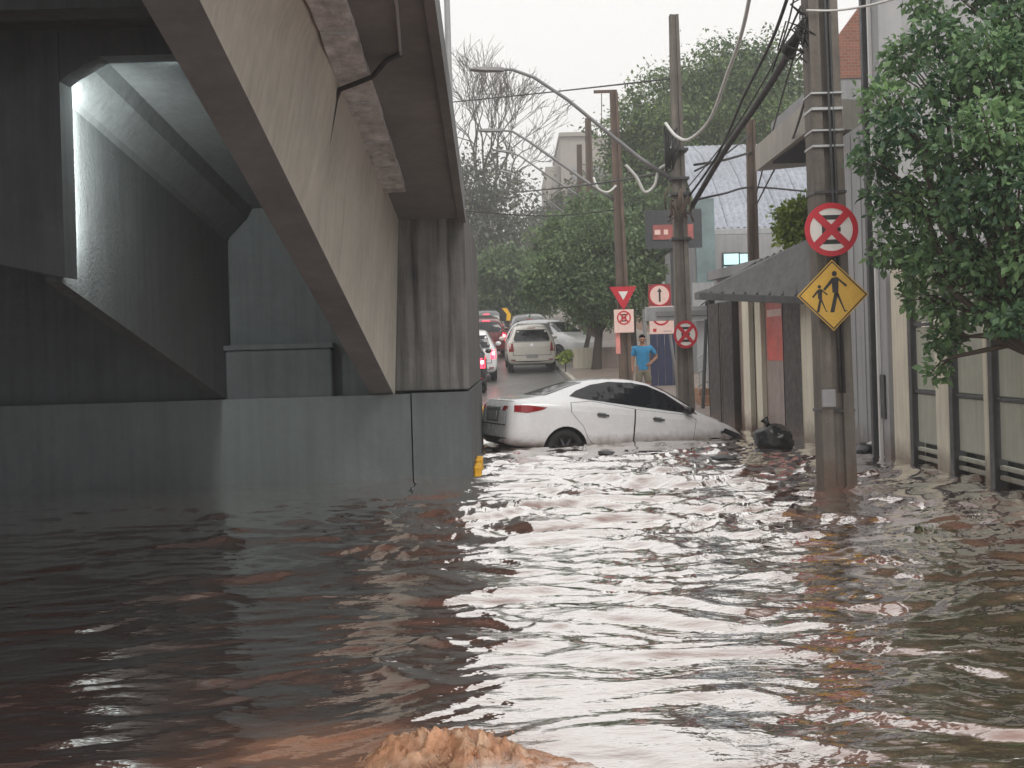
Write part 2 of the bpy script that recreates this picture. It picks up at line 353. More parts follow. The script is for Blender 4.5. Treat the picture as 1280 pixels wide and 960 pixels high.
for y in (-6, 0, 6, 12, 17.8, 24):
    t = dk(y) + .303; ring.append([(-.73, y, t - .04), (-.53, y, t), (-.56, y, t + .16), (-.67, y, t + .16)])
b.loft(ring); b.build('parapet', M['concrete'], ov)
yb = [9.2, 10.6, 11.45, 12.35, 13.05, 13.6, 14.2, 14.9, 15.9]     # row of rough blocks beside the girder
for i, (y0, y1) in enumerate(zip(yb[:-1], yb[1:])):
    d = .055 + .03 * ((i * 37) % 5) / 5; bm = bmesh.new(); bmesh.ops.create_cube(bm, size=1)
    bmesh.ops.subdivide_edges(bm, edges=bm.edges[:], cuts=3, use_grid_fill=True)
    for v in bm.verts:
        y = y0 + .012 + (v.co.y + .5) * (y1 - y0 - .024); nn = pnoise(Vector((v.co.x * 2, y * 3, v.co.z * 2 + i))) * .022
        v.co = Vector((-1.345 + .012 * (y - 11) + v.co.x * .29 + nn * .6, y, dk(y) + .02 + (v.co.z - .5) * (d + .02) + nn))
    MB().bm(bm).build('rough_block', M['concrete_rough'], ov)
b = MB(); b.tube([(-.80, 9.6, dk(9.6) - .03), (-.82, 11.1, dk(11.1) - .03), (-.87, 12.05, dk(12.05) - .03)], .014, 8); b.build('conduit', M['steel'], ov, True)
b = MB(); b.tube([(-.87, 12.05, dk(12.05) - .03), (-1.0, 12.15, dk(12.15) - .04), (-1.14, 12.3, dk(12.3) - .12), (-1.29, 12.42, dk(12.4) - .13), (-1.46, 12.55, dk(12.5) - .14), (-1.505, 12.62, dk(12.6) - .2), (-1.60, 12.68, dk(12.6) - .60)], .024, 8)
b.build('drain_hose', M['cable'], ov, True)
def g2x(Y): return -3.93 + .086 * (Y - 12.3)
def g2z(Y): return 2.256 - .245 * (Y - 12.3)
b = MB(); rings = []                                # inner girder with haunch up to the soffit
for y in (12.35, 13, 14, 15, 16, 17.45):
    x = g2x(y); t = dk(y) + .255
    rings.append([(x - .14, y, g2z(y)), (x, y, g2z(y)), (x, y, t - .42), (x + .03, y, t - .36), (x + .25, y, t - .14), (x + .32, y, t), (x - .14, y, t)])
b.loft(rings); b.build('girder', M['concrete_dark'], ov)  # dark tone holds the bay's shade, lamp light comes on top
b = MB()                                            # cross beam in front of it: wall on the left, shallow beam over the bay
zt = dk(12.1) + .24
b.hexa([(-12, 12.0, 4.2), (-3.785, 12.0, 2.26), (-3.785, 12.34, 2.26), (-12, 12.34, 4.2)], [(-12, 12.0, zt + .1), (-3.785, 12.0, zt + .1), (-3.785, 12.34, zt + .1), (-12, 12.34, zt + .1)])
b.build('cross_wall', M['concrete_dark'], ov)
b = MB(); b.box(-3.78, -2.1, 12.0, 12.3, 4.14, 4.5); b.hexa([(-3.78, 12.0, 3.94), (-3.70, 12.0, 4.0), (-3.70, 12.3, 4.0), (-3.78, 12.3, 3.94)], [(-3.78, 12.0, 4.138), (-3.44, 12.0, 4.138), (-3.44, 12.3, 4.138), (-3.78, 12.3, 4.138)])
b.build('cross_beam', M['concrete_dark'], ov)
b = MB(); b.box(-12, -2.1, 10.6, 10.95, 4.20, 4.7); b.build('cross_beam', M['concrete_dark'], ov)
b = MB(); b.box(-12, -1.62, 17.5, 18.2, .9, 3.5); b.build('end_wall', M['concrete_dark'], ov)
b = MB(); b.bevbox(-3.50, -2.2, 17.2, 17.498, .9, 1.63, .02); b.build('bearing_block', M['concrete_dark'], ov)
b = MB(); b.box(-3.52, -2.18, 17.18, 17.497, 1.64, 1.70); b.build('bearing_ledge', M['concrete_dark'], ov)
b = MB(); b.bevbox(-1.47, -.53, 17.32, 24, 1.075, 3.32, .012); b.build('end_pier', M['concrete_stain'], ov)
def fy(x): return 17.1
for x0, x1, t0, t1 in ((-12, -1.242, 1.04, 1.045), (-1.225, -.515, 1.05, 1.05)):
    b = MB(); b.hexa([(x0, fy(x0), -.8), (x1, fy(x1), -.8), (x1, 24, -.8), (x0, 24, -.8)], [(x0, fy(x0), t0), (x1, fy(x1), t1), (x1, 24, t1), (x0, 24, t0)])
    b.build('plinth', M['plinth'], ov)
# lamps added under the deck, hidden by the cross beam, to make the glow
tl = thing('added_bay_lamp', 'added lamp casting a greenish white glow under the overpass deck', 'lamp', (-3.15, 12.5, 4.29))
MB().box(-3.40, -2.75, 12.36, 12.50, 4.22, 4.27).build('housing', M['lampgrey'], tl)
MB().box(-3.38, -2.78, 12.38, 12.48, 4.20, 4.218).build('diffuser', lamp('lamp_diffuser', (.8, 1, .93), 6), tl)
al = bpy.data.lights.new('added_bay_light', 'AREA'); al.shape = 'RECTANGLE'; al.size = .6; al.size_y = .12; al.energy = 24; al.color = (.90, 1, .94)
ao = bpy.data.objects.new('added_bay_light', al); COL.objects.link(ao); ao.parent = tl; ao.location = (0.05, -.05, -.10)
ao.rotation_euler = Vector((.35, -.35, .8)).to_track_quat('Z', 'Y').to_euler()
MB().box(-3.90, -3.80, 12.36, 12.40, 2.5, 4.0).build('added_strip_housing', M['lampgrey'], tl)
al = bpy.data.lights.new('added_strip_light', 'AREA'); al.shape = 'RECTANGLE'; al.size = .06; al.size_y = 1.45; al.energy = 140; al.color = (.93, 1, .92)  # added vertical light so the girder wall glows all the way down
ao = bpy.data.objects.new('added_strip_light', al); COL.objects.link(ao); ao.parent = tl; ao.location = (-.685, -.085, -1.04)
ao.rotation_euler = (R(90), 0, R(32))
# yellow kerb stones at the foot of the plinth
for i, (y, z) in enumerate(((17.95, .10), (18.75, .13))):
    b = MB(); b.bevbox(-.512, -.42, y - .3, y + .3, -.5, z, .02)
    tag(b.build('kerb_stone', M['kerbyellow']), ['yellow painted kerb stone at the water beside the plinth corner, nearer one', 'yellow painted kerb stone beside the plinth, just beyond the nearer one'][i], 'kerb stone', 'yellow kerb stones by the overpass')
b = MB(); b.bevbox(-.78, -.58, 27.6, 28.6, -.4, .46, .03)
tag(b.build('kerb_stone', M['kerbyellow']), 'yellow kerb block far back between overpass edge and white sedan boot', 'kerb stone', 'yellow kerb stones by the overpass')
# ------------------------------------------------------------- traffic signs (built facing the viewer)
def E_glyph(b, cx, cz, h, w, t, y0, y1):
    b.poly([(cx - w / 2, cz - h / 2), (cx - w / 2 + t, cz - h / 2), (cx - w / 2 + t, cz + h / 2), (cx - w / 2, cz + h / 2)], y0, y1)
    for z in (-h / 2, -t / 2, h / 2 - t):
        b.poly([(cx - w / 2 + t, cz + z), (cx + w / 2, cz + z), (cx + w / 2, cz + z + t), (cx - w / 2 + t, cz + z + t)], y0, y1)
def no_stop(parent, c, r, y, squash=1.):
    """round no-stopping sign: white disc, black E, red ring and red cross"""
    cx, cz = c
    b = MB(); b.poly([(cx + (x - cx) * squash, z) for x, z in circ(cx, cz, r * .99)], y - .004, y + .004); pl = b.build('sign_plate', M['signwhite'], parent)
    b = MB(); E_glyph(b, cx, cz, r * 1.08, r * .70, r * .17, y - .0065, y - .0042); b.v = [(cx + (a - cx) * squash, d, e) for a, d, e in b.v]; b.build('letter', M['signblack'], pl)
    b = MB(); b.ring(cx, cz, r * .80, r, y - .012, y - .0042); b.v = [(cx + (a - cx) * squash, d, e) for a, d, e in b.v]; b.build('red_ring', M['signred'], pl)
    for s in (1, -1):
        b = MB(); k = .84 * r * math.sqrt(.5); w = r * .095 * math.sqrt(.5) * 1.4
        yy = y - .0095 - .001 * (s > 0)
        b.poly([(cx + squash * s * (-k - w), cz - k + w), (cx + squash * s * (-k + w), cz - k - w), (cx + squash * s * (k + w), cz + k - w), (cx + squash * s * (k - w), cz + k + w)], yy, y - .0066 - .0005 * (s > 0))
        b.build('red_bar', M['signred'], pl)
    return pl

def pole_shaft(b, base, top, w0, w1, dpt):           # H-section reinforced concrete post
    g = .16; rings = []
    for p, w in ((base, w0), (top, w1)):
        x, y, z = p; h = w / 2; k = w * dpt / 2; q = w * g
        rings.append([Vector((x + a * h, y + c * k, z)) for a, c in ((-1, -1), (-.30, -1), (-.26, -.72), (.30, -.72), (.36, -1), (1, -1), (1, 1), (.3, 1), (.26, .7), (-.26, .7), (-.3, 1), (-1, 1))])
    b.loft(rings)

# main pole, standing in the water on the right
P1 = at(1047, 620, 14.5); P1.z = -.6
P1t = P1 + Vector((-.06, .05, 9.6))
def p1x(z): return P1.x + (P1t.x - P1.x) * (z - P1.z) / (P1t.z - P1.z)
main = thing('utility_pole', 'tall concrete utility pole in the water carrying two large traffic signs', 'utility pole', (P1.x, P1.y, 0), group='concrete utility poles along the right kerb')
b = MB(); pole_shaft(b, P1, P1t, .34, .27, 1.15); b.build('pole_shaft', M['pole'], main)
def band(par, x, z, y, w, d, h, m, name='metal_band'):
    b = MB(); b.bevbox(x - w / 2, x + w / 2, y - d / 2, y + d / 2, z - h / 2, z + h / 2, .003); return b.build(name, m, par)
for z, h, m in ((4.06, .02, 'steel'), (3.90, .03, 'steel'), (3.68, .02, 'steel'), (3.52, .025, 'steel'), (3.05, .03, 'darksteel'), (.82, .03, 'darksteel')):
    band(main, p1x(z), z, P1.y + .02, .355 - .0075 * z, .40, h, M[m])
b = MB(); b.bevbox(p1x(1.0) - .17, p1x(1.0) - .03, P1.y - .24, P1.y - .2, .86, 1.04, .008); b.build('number_plaque', M['greyhigh'], main)
for dx, r in ((.035, .018), (.075, .013)):
    b = MB(); b.tube([(p1x(z) + dx - .004 * z, P1.y - .185 + .004 * z, z) for z in (1.0, 3, 5, 7.5)], r, 6); b.build('riser_pipe', M['darksteel'], main, True)
sg = thing('no_stopping_sign', 'large round red no stopping sign on the near concrete pole, above the yellow diamond', 'traffic sign', (at(1039, 287, 14.24)))
sg.location.y = P1.y - .26; c = at(1039, 287, P1.y - .26)
no_stop(sg, (c.x, c.z), .272, c.y)
MB().box(c.x - .12, c.x + .12, c.y + .005, c.y + .06, c.z - .03, c.z + .03).build('bracket', M['darksteel'], sg)
c = at(1041, 369, P1.y - .275); dm = thing('school_crossing_sign', 'yellow diamond sign with two black walking figures on the near concrete pole', 'traffic sign', c)
def dia(k): k *= .935; return [(c.x - k, c.z), (c.x, c.z - k), (c.x + k, c.z), (c.x, c.z + k)]
def shp(pts, y0, y1, name, m, par): b = MB(); b.poly([(c.x + x, c.z + z) for x, z in pts], y0, y1); return b.build(name, m, par)
pl = MB().poly(dia(.385), c.y - .003, c.y + .003).build('sign_plate', M['signyellow'], dm)
b = MB()
for i in range(4):
    o1, i1 = dia(.370), dia(.352); j = (i + 1) % 4
    b.poly([o1[i], o1[j], i1[j], i1[i]], c.y - .0055, c.y - .0032)
b.build('border', M['signblack'], pl)
def figure(ox, oz, s, flip, name):
    b = MB(); P = lambda pts: b.poly([(c.x + ox + flip * x * s, c.z + oz + z * s) for x, z in pts], c.y - .006, c.y - .0032)
    b.poly([(c.x + ox + flip * (.00 + .055 * math.cos(t)) * s, c.z + oz + (.43 + .06 * math.sin(t)) * s) for t in np.linspace(0, 6.28, 15)[:-1]], c.y - .006, c.y - .0032)
    P([(-.06, .34), (.06, .36), (.09, .30), (.075, .02), (-.05, .02)])           # torso
    P([(.07, .018), (-.01, .018), (-.11, -.40), (-.02, -.40)])                  # leg behind
    P([(.078, .016), (.02, .014), (.20, -.40), (.27, -.37), (.21, -.36)])       # leg ahead
    P([(-.06, .335), (-.045, .24), (-.21, .07), (-.25, .10)])                   # arm
    P([(.062, .355), (.092, .28), (.24, .14), (.27, .18)])                      # other arm
    b.build(name, M['signblack'], pl)
figure(.02, .015, .47, 1, 'adult_figure'); figure(-.135, -.045, .31, 1, 'child_figure')
# second pole, beyond the sedan
def far_pole(px_b, py_b, px_t, py_t, Y, w0, w1, label, lampspec=None, m='pole', sign=None):
    bb = at(px_b, py_b, Y); bb.z = gz(Y) - .3; tt = at(px_t, py_t, Y)
    t = thing('utility_pole', label, 'utility pole', (bb.x, Y, gz(Y)), group='concrete utility poles along the right kerb')
    b = MB(); pole_shaft(b, bb, tt, w0 * .85, w1 * .85, 1.1); b.build('pole_shaft', M[m], t)
    if lampspec:
        pts, Yl = lampspec; P = [at(x, y, Yl + (Y - Yl) * (i / (len(pts) - 1))) for i, (x, y) in enumerate(pts)]
        b = MB(); b.tube(P, [.045 - .018 * (1 - i / (len(P) - 1)) for i in range(len(P))], 8); arm = b.build('lamp_arm', M['lampgrey'], t, True)
        p0, p1 = P[0], P[1]; d = (p0 - p1); d.z *= .4; d.normalize(); side = Vector((-d.y, d.x, 0)).normalized()
        rings = []
        for s, w, h in ((-.12, .04, .04), (.0, .08, .045), (.25, .10, .05), (.44, .10, .035), (.55, .05, .02)):
            q = p0 + d * s; rings.append([q + side * w * a + Vector((0, 0, h * e)) for a, e in ((-1, -.6), (-.7, -1), (.7, -1), (1, -.6), (.8, .7), (.3, 1), (-.3, 1), (-.8, .7))])
        lum = MB().loft(rings).build('luminaire', M['lampgrey'], arm)
        q = p0 + d * .28; MB().bevbox(q.x - .05, q.x + .05, q.y - .04, q.y + .04, q.z + .065, q.z + .15, .01)
    return t, bb, tt
p2, b2, t2 = far_pole(857, 505, 842, 19, 27, .40, .20, 'concrete pole behind the sedan bonnet with curved lamp arm and small round sign',
    ([(622, 87), (640, 87), (668, 97), (710, 125), (760, 166), (800, 198), (842, 226)], 26.5))
for z in (5.3, 4.75, 4.45, 3.6):
    band(p2, b2.x + (t2.x - b2.x) * (z + .3) / (t2.z + .3), z, 27, .42 - .012 * z, .42, .05, M['darksteel'])
b = MB()                                             # coiled service wires and splice box hung on the pole
for i in range(9):
    a = at(830 + 2 * i, 158 + (i * 7) % 9, 26.7); e = at(833 + i, 214 - (i * 5) % 17, 26.65)
    b.tube([a, (a + e) / 2 + Vector((rng.normal(0, .06), -.05, 0)), e], .025, 5)
b.build('wire_bundle', M['cable'], p2, True)
b = MB()
for i in range(16):
    a = at(838 + (i * 11) % 32, 232 + (i * 7) % 22, 26.7); e = at(832 + (i * 13) % 36, 262 + (i * 5) % 20, 26.65)
    b.tube([a, (a + e) / 2 + Vector((rng.normal(0, .12), -.08, rng.normal(0, .08))), e], .018, 5)
b.build('wire_tangle', M['pole_far'], p2, True)
p3, b3, t3 = far_pole(783, 470, 767, 116, 37.5, .42, .24, 'dark utility pole behind the man in blue carrying the yield sign',
    ([(622, 163), (640, 164), (660, 176), (700, 204), (740, 232), (772, 252)], 37.5), 'pole_far')
MB().box(*[v for v in (at(742, 115, 37.5).x, at(771, 115, 37.5).x)], 37.42, 37.5, vz(117, 37.5), vz(113.5, 37.5)).build('crossarm', M['pole_far'], p3)
MB().tube([at(752, 117, 37.46), at(752, 170, 37.46)], .012, 5).build('stay_rod', M['pole_far'], p3)
far_pole(742, 440, 735, 148, 52, .40, .26, 'dark utility pole standing left of the crossarm pole, before the pale tower block',
    ([(637, 190), (650, 195), (680, 216), (710, 236), (738, 255)], 52), 'pole_far')
far_pole(728, 430, 724, 181, 66, .40, .28, 'farthest and shortest looking utility pole before the pale tower block',
    ([(637, 216), (650, 224), (672, 240), (700, 262), (725, 280)], 66), 'pole_far')
far_pole(946, 520, 938, 150, 30, .30, .2, 'slim dark pole tangled in wires in front of the metal clad warehouse', None, 'pole_far')
bb = at(571, 440, 42); lp = thing('lamp_column', 'thin grey metal column rising just past the right edge of the overpass', 'lamp column', (bb.x, 42, gz(42)))
MB().tube([Vector((at(570, 400, 42).x, 42, gz(42) - .2)), at(563, 160, 42), at(557, -60, 42)], [.13, .10, .085], 10).build('pole_shaft', M['lampgrey'], lp, True)
# small signs beyond the sedan
c2 = at(857, 418, 26.7); s2 = thing('no_stopping_sign', 'small round no stopping sign strapped to the pole behind the sedan bonnet', 'traffic sign', c2)
no_stop(s2, (c2.x, c2.z), .265, c2.y, .86)
MB().box(c2.x - .1, c2.x + .1, c2.y + .005, c2.y + .12, c2.z - .03, c2.z + .03).build('bracket', M['darksteel'], s2)
c = at(779, 371, 37.1); ys_ = thing('yield_sign', 'red inverted triangle yield sign above a pale no stopping plate', 'traffic sign', c)
k = .36
tri = [(c.x - k, c.z + .27), (c.x, c.z - .36), (c.x + k, c.z + .27)]
pl = MB().poly(tri, c.y - .004, c.y + .004).build('sign_plate', M['signred'], ys_)
MB().poly([(c.x + (x - c.x) * .36, c.z + .045 + (z - c.z) * .36) for x, z in tri], c.y - .007, c.y - .0042).build('white_triangle', M['signwhite'], pl)
MB().box(c.x + .02, c.x + .10, c.y + .005, c.y + .2, c.z + .0, c.z + .05).build('bracket', M['darksteel'], ys_)
c = at(780, 401, 37.1); pp = thing('no_stopping_plate', 'pale pink rectangular plate with no stopping symbol under the yield sign', 'traffic sign', c)
pl = MB().poly([(c.x - .26, c.z - .31), (c.x + .26, c.z - .31), (c.x + .26, c.z + .30), (c.x - .26, c.z + .30)], c.y - .004, c.y + .004).build('plate', M['signpink'], pp)
b = MB(); E_glyph(b, c.x, c.z + .08, .20, .13, .035, c.y - .0065, c.y - .0042); b.build('letter', M['signblack'], pl)
b = MB(); b.ring(c.x, c.z + .08, .15, .185, c.y - .010, c.y - .0042); b.build('red_ring', M['signred'], pl)
b = MB()
for s in (1, -1): b.poly([(c.x - s * .12, c.z + .08 - .09), (c.x - s * .09, c.z + .08 - .12), (c.x + s * .12, c.z + .08 + .09), (c.x + s * .09, c.z + .08 + .12)], c.y - .0085 - .0007 * s, c.y - .0067)
b.build('red_bar', M['signred'], pl)
MB().box(c.x - .05, c.x + .05, c.y + .005, c.y + .2, c.z - .03, c.z + .03).build('bracket', M['darksteel'], pp)
# one way post with two plates
Ys = 34.5; c = at(824.5, 369, Ys); post = thing('one_way_sign', 'white round one way sign with black upward arrow on a dull red square', 'traffic sign', (at(845, 470, Ys).x, Ys, gz(Ys)))
MB().tube([Vector((at(850, 480, Ys).x, Ys + .05, gz(Ys) - .2)), at(838, 420, Ys + .05), at(829, 352, Ys + .05)], .035, 8).build('post', M['lampgrey'], post, True)
pl = MB().poly([(c.x - .28, c.z - .27), (c.x + .28, c.z - .27), (c.x + .28, c.z + .27), (c.x - .28, c.z + .27)], c.y - .004, c.y + .004).build('sign_plate', mat('faded_dark_red', (.24, .05, .05), .5, .2, 6, 0), post)
MB().poly(circ(c.x, c.z, .235), c.y - .0065, c.y - .0042).build('white_disc', M['signpink'], pl)
MB().ring(c.x, c.z, .235, .27, c.y - .0068, c.y - .0042).build('red_ring', M['signred'], pl)
b = MB(); b.poly([(c.x - .022, c.z - .16), (c.x + .022, c.z - .16), (c.x + .022, c.z + .08), (c.x - .022, c.z + .08)], c.y - .009, c.y - .0067)
b.poly([(c.x - .06, c.z + .0805), (c.x + .06, c.z + .0805), (c.x, c.z + .175)], c.y - .009, c.y - .0067); b.build('arrow', M['signblack'], pl)
c = at(827, 400, Ys - .02); pp = thing('truck_ban_plate', 'pale plate with red ring and dark vehicle symbol, below the one way arrow', 'traffic sign', c)
pl = MB().poly([(c.x - .30, c.z - .34), (c.x + .30, c.z - .34), (c.x + .30, c.z + .34), (c.x - .30, c.z + .34)], c.y - .004, c.y + .004).build('plate', M['signpink'], pp)
b = MB(); b.ring(c.x - .01, c.z + .08, .17, .215, c.y - .0085, c.y - .0042); b.build('red_ring', M['signred'], pl)
b = MB(); b.poly([(c.x - .12, c.z + .13), (c.x + .10, c.z + .13), (c.x + .06, c.z + .05), (c.x - .08, c.z + .05)], c.y - .0065, c.y - .0042)
b.ring(c.x - .01, c.z + .10, .03, .05, c.y - .007, c.y - .0042, 14); b.build('vehicle_symbol', M['signblack'], pl)
MB().poly([(c.x - .21, c.z - .29), (c.x - .14, c.z - .29), (c.x - .13, c.z - .21), (c.x - .22, c.z - .21)], c.y - .0065, c.y - .0042).build('red_crest', M['signred'], pl)
MB().poly([(c.x + .04, c.z - .285), (c.x + .24, c.z - .285), (c.x + .24, c.z - .27), (c.x + .04, c.z - .27)], c.y - .0065, c.y - .0042).build('text_line', M['lampgrey'], pl)
MB().box(c.x + .12, c.x + .18, c.y + .005, c.y + .05, c.z - .03, c.z + .03).build('bracket', M['darksteel'], pp)
# chevron hazard sign up the hill
c = at(632, 393, 62); ch = thing('hazard_marker', 'small yellow and black curve marker among the queued cars', 'traffic sign', (c.x, c.y, gz(62)))
MB().tube([(c.x, c.y + .05, gz(62) - .1), (c.x, c.y + .05, c.z + .2)], .03, 6).build('post', M['darksteel'], ch)
pl = MB().poly([(c.x - .26, c.z - .30), (c.x + .26, c.z - .30), (c.x + .26, c.z + .32), (c.x - .26, c.z + .32)], c.y - .004, c.y + .004).build('plate', M['signblack'], ch)
MB().poly([(c.x - .16, c.z + .28), (c.x + .06, c.z + .28), (c.x + .24, c.z - .02), (c.x + .2, c.z - .28), (c.x + .02, c.z - .28), (c.x + .05, c.z - .0)], c.y - .007, c.y - .0042).build('chevron', lamp('marker_yellow', (.8, .45, .02), .15), pl)  # slight glow put into the yellow; the marker is no lamp

# ------------------------------------------------------------- overhead cables
def wire(pts, r, label, m='cable', grp='overhead cables', n=6):
    P = [Vector(p) for p in pts]; Q = []
    for i in range(len(P) - 1):                      # Catmull-Rom through the points
        p0, p1, p2_, p3_ = P[max(i - 1, 0)], P[i], P[i + 1], P[min(i + 2, len(P) - 1)]
        for t in np.linspace(0, 1, n, endpoint=False):
            t = float(t); Q.append(.5 * ((2 * p1) + (p2_ - p0) * t + (2 * p0 - 5 * p1 + 4 * p2_ - p3_) * t * t + (3 * p1 - p0 - 3 * p2_ + p3_) * t ** 3))
    Q.append(P[-1]); b = MB(); b.tube(Q, r, 6)
    return tag(b.build('overhead_cable', M[m], None, True), label, 'cable', grp)
wire([at(832, 154, 26.7), at(845, 170, 26.2), at(862, 174, 25.4), at(888, 148, 24), at(910, 90, 22.4), at(926, 45, 21), at(938, -10, 19.6), at(948, -90, 18)], .03, 'thick pale cable looping from the lamp arm pole up out of the picture', 'cable_w')
wire([at(782, 206, 27), at(796, 222, 27), at(806, 240, 27), at(818, 232, 27), at(824, 212, 27), at(838, 204, 26.9)], .03, 'short white cable loop hanging left of the lamp arm pole', 'cable_w')
wire([at(742, 222, 37.2), at(748, 236, 37), at(760, 240, 37.2), at(770, 232, 37.3)], .03, 'small pale cable loop hanging on the crossarm pole', 'cable_w')
wire([at(562, 128, 42), at(680, 116, 36), at(780, 105, 30), at(842, 98, 27)], .017, 'thin wire crossing the open sky from the grey column to the lamp arm pole')
wire([at(640, 241, 50), at(700, 235, 42), at(770, 226, 34), at(845, 212, 27)], .022, 'dark wire running downhill past the pale tower block to the lamp arm pole')
wire([at(560, 262, 42), at(680, 270, 40), at(770, 262, 37.4)], .016, 'low wire crossing the hazy trees towards the crossarm pole')
wire([at(865, 258, 27), at(905, 190, 23.5), at(945, 132, 20), at(978, 80, 17.4), at(1004, 30, 14.6)], .05, 'heavy bundled cable sagging between the two nearest concrete poles')
wire([at(858, 250, 27), at(898, 192, 24), at(930, 120, 21), at(965, 50, 18), at(990, -20, 16)], .022, 'dark cable running just left of the heavy bundled one')
wire([at(860, 234, 27), at(910, 172, 22), at(960, 92, 18), at(1000, 10, 14.6)], .012, 'thin wire slack between the two nearest concrete poles, beside the bundle')
wire([at(868, 214, 27), at(905, 194, 27.5), at(938, 168, 30)], .02, 'short sagging wire from the lamp arm pole to the slim warehouse pole')
wire([at(868, 206, 27), at(905, 200, 28), at(940, 190, 30)], .025, 'nearly level wire before the metal roof, upper of a pair')
wire([at(868, 250, 27), at(905, 242, 28), at(942, 234, 30), at(1015, 240, 33)], .022, 'level wire low across the metal clad warehouse')
wire([at(946, 255, 30), at(968, 212, 26), at(990, 175, 22), at(1008, 120, 16)], .016, 'thin wire rising from the slim warehouse pole to the near pole')
wire([at(946, 240, 30), at(975, 130, 22), at(996, 60, 17), at(1012, 20, 14.6)], .014, 'steep thin wire ending in the tangle on the near pole')
wire([at(965, 90, 17), at(985, 30, 16), at(1000, -40, 14)], .01, 'thin wire rising beside the near pole at the top edge of the photo')
wire([at(1008, 13, 14.3), at(1045, 13, 14.3), at(1090, 6, 14), at(1140, -8, 13.6)], .012, 'pale wire crossing the near pole head to the right', 'cable_w')
b = MB()
for i in range(22):
    a = at(1000 + rng.normal(0, 7), 34 + rng.normal(0, 22), 14.4); b.tube([a, a + Vector((rng.normal(0, .06), rng.normal(0, .05), rng.normal(0, .08))), a + Vector((rng.normal(0, .09), rng.normal(0, .06), rng.normal(-.06, .1)))], .009, 5)
b.tube([at(990, 70, 14.9), at(985, 62, 14.8), at(996, 44, 14.6)], [.05, .075, .04], 7)
b.build('splice_tangle', M['cable'], main, True)

# ------------------------------------------------------------- right side: fence with pillars
def wallpt(px, Yv): return (px - CX) * Yv / F
FX = 4.94
fen = thing('boundary_fence', 'grey green panel fence with cream pillars rising from the water under the tree', 'fence', (FX, 15, 0))
pill = [(17.45, .68, 2.5), (15.87, .46, 1.75), (14.55, .13, 1.9), (13.1, .4, 1.8), (11.6, .4, 1.8)]               # near face, length along the street and height of each pillar
for y, d, h in pill:
    MB().bevbox(FX - .03, FX + .2, y + .002, y + d, -.6, h, .012).build('pillar', M['cream'], fen)
    MB().bevbox(FX - .022, FX + .12, y - .14, y, -.6, 2.5, .008).build('dark_post', M['darksteel'], fen)  # dark upright against each pillar's near face
for i in range(len(pill) - 1):
    y1, y0 = pill[i][0] - .15, pill[i + 1][0] + pill[i + 1][1] + .012
    MB().bevbox(FX + .035, FX + .07, y0 + .03, y1 - .03, .27, .865, .01).build('panel', M['panel'], fen)
    MB().bevbox(FX + .035, FX + .07, y0 + .03, y1 - .03, .91, 1.67, .01).build('panel', M['panel'], fen)
    MB().bevbox(FX + .036, FX + .07, y0 + .03, y1 - .03, 1.74, 2.4, .01).build('panel', M['panel'], fen)
    for z in (.888, 1.705, 2.43): MB().bevbox(FX + .01, FX + .08, y0 + .003, y1 - .003, z - .02, z + .02, .006).build('rail', M['darksteel'], fen)
    for z in (.19, .085, -.03): MB().bevbox(FX + .025, FX + .075, y0 + .003, y1 - .003, z - .03, z + .02, .008).build('slat', M['panel'], fen)
MB().box(FX + .15, FX + .19, 11.7, 17.4, -.6, .24).build('backing_wall', M['darksteel'], fen)
# grey rendered building right behind the near pole
GX = 4.88
gb = thing('grey_building', 'tall pale grey rendered building between the near pole and the cream fence pillar', 'building', (GX, 19.5, 0))
MB().box(GX, 13, 18.22, 19.15, -.6, 6.0).build('wall', M['greywall'], gb)
MB().box(GX + .01, 13, 19.152, 20.9, -.6, 4.5).build('low_wall', M['greywall'], gb)
MB().box(GX + .03, 13, 18.19, 19.13, 6.003, 9.4).build('upper_wall', M['greyhigh'], gb)
MB().bevbox(GX - .09, GX - .002, 18.72, 18.84, -.6, 6.8, .01).build('downpipe', M['darksteel'], gb)
MB().bevbox(GX - .03, GX - .001, 18.36, 18.58, .50, 1.08, .01).build('wall_box', M['darksteel'], gb)
for y in (19.4, 19.9, 20.4): MB().box(GX - .002, GX + .009, y - .01, y + .01, -.5, 4.45).build('joint_strip', M['greyhigh'], gb)
MB().bevbox(GX - .05, GX - .002, 18.55, 18.61, -.6, 7.5, .005).build('pale_conduit', M['white'], gb)
# brick and render house with projecting concrete marquise
mb_ = thing('marquise_building', 'two storey building with brick gable and projecting concrete slab canopy', 'building', (5.5, 24, 0))
MB().box(6.3, 13, 21.5, 29, 2.9, 5.4).build('wall', M['greyhigh'], mb_)
MB().box(5.5, 13, 24.42, 29, 5.403, 6.1).build('upper_wall', M['greyhigh'], mb_)
b = MB(); b.poly([(5.5, 6.103), (13, 6.103), (13, 6.5), (6.7, 7.95), (5.5, 6.4)], 24.4, 24.7); b.build('brick_gable', M['brick'], mb_)
b = MB(); b.hexa([(4.42, 20.3, 4.62), (6.4, 20.95, 4.62), (6.4, 23.9, 4.62), (4.46, 25.1, 4.62)], [(4.42, 20.3, 5.06), (6.4, 20.95, 5.06), (6.4, 23.9, 5.06), (4.46, 25.1, 5.06)]); b.build('slab_canopy', M['concrete'], mb_)
MB().box(4.52, 6.29, 20.96, 23.8, 4.58, 4.617).build('soffit', M['soffit'], mb_)  # near black sheet fixed under the pale slab
MB().box(6.27, 6.299, 22.2, 23.0, 3.4, 4.5).build('window', M['glass'], mb_)

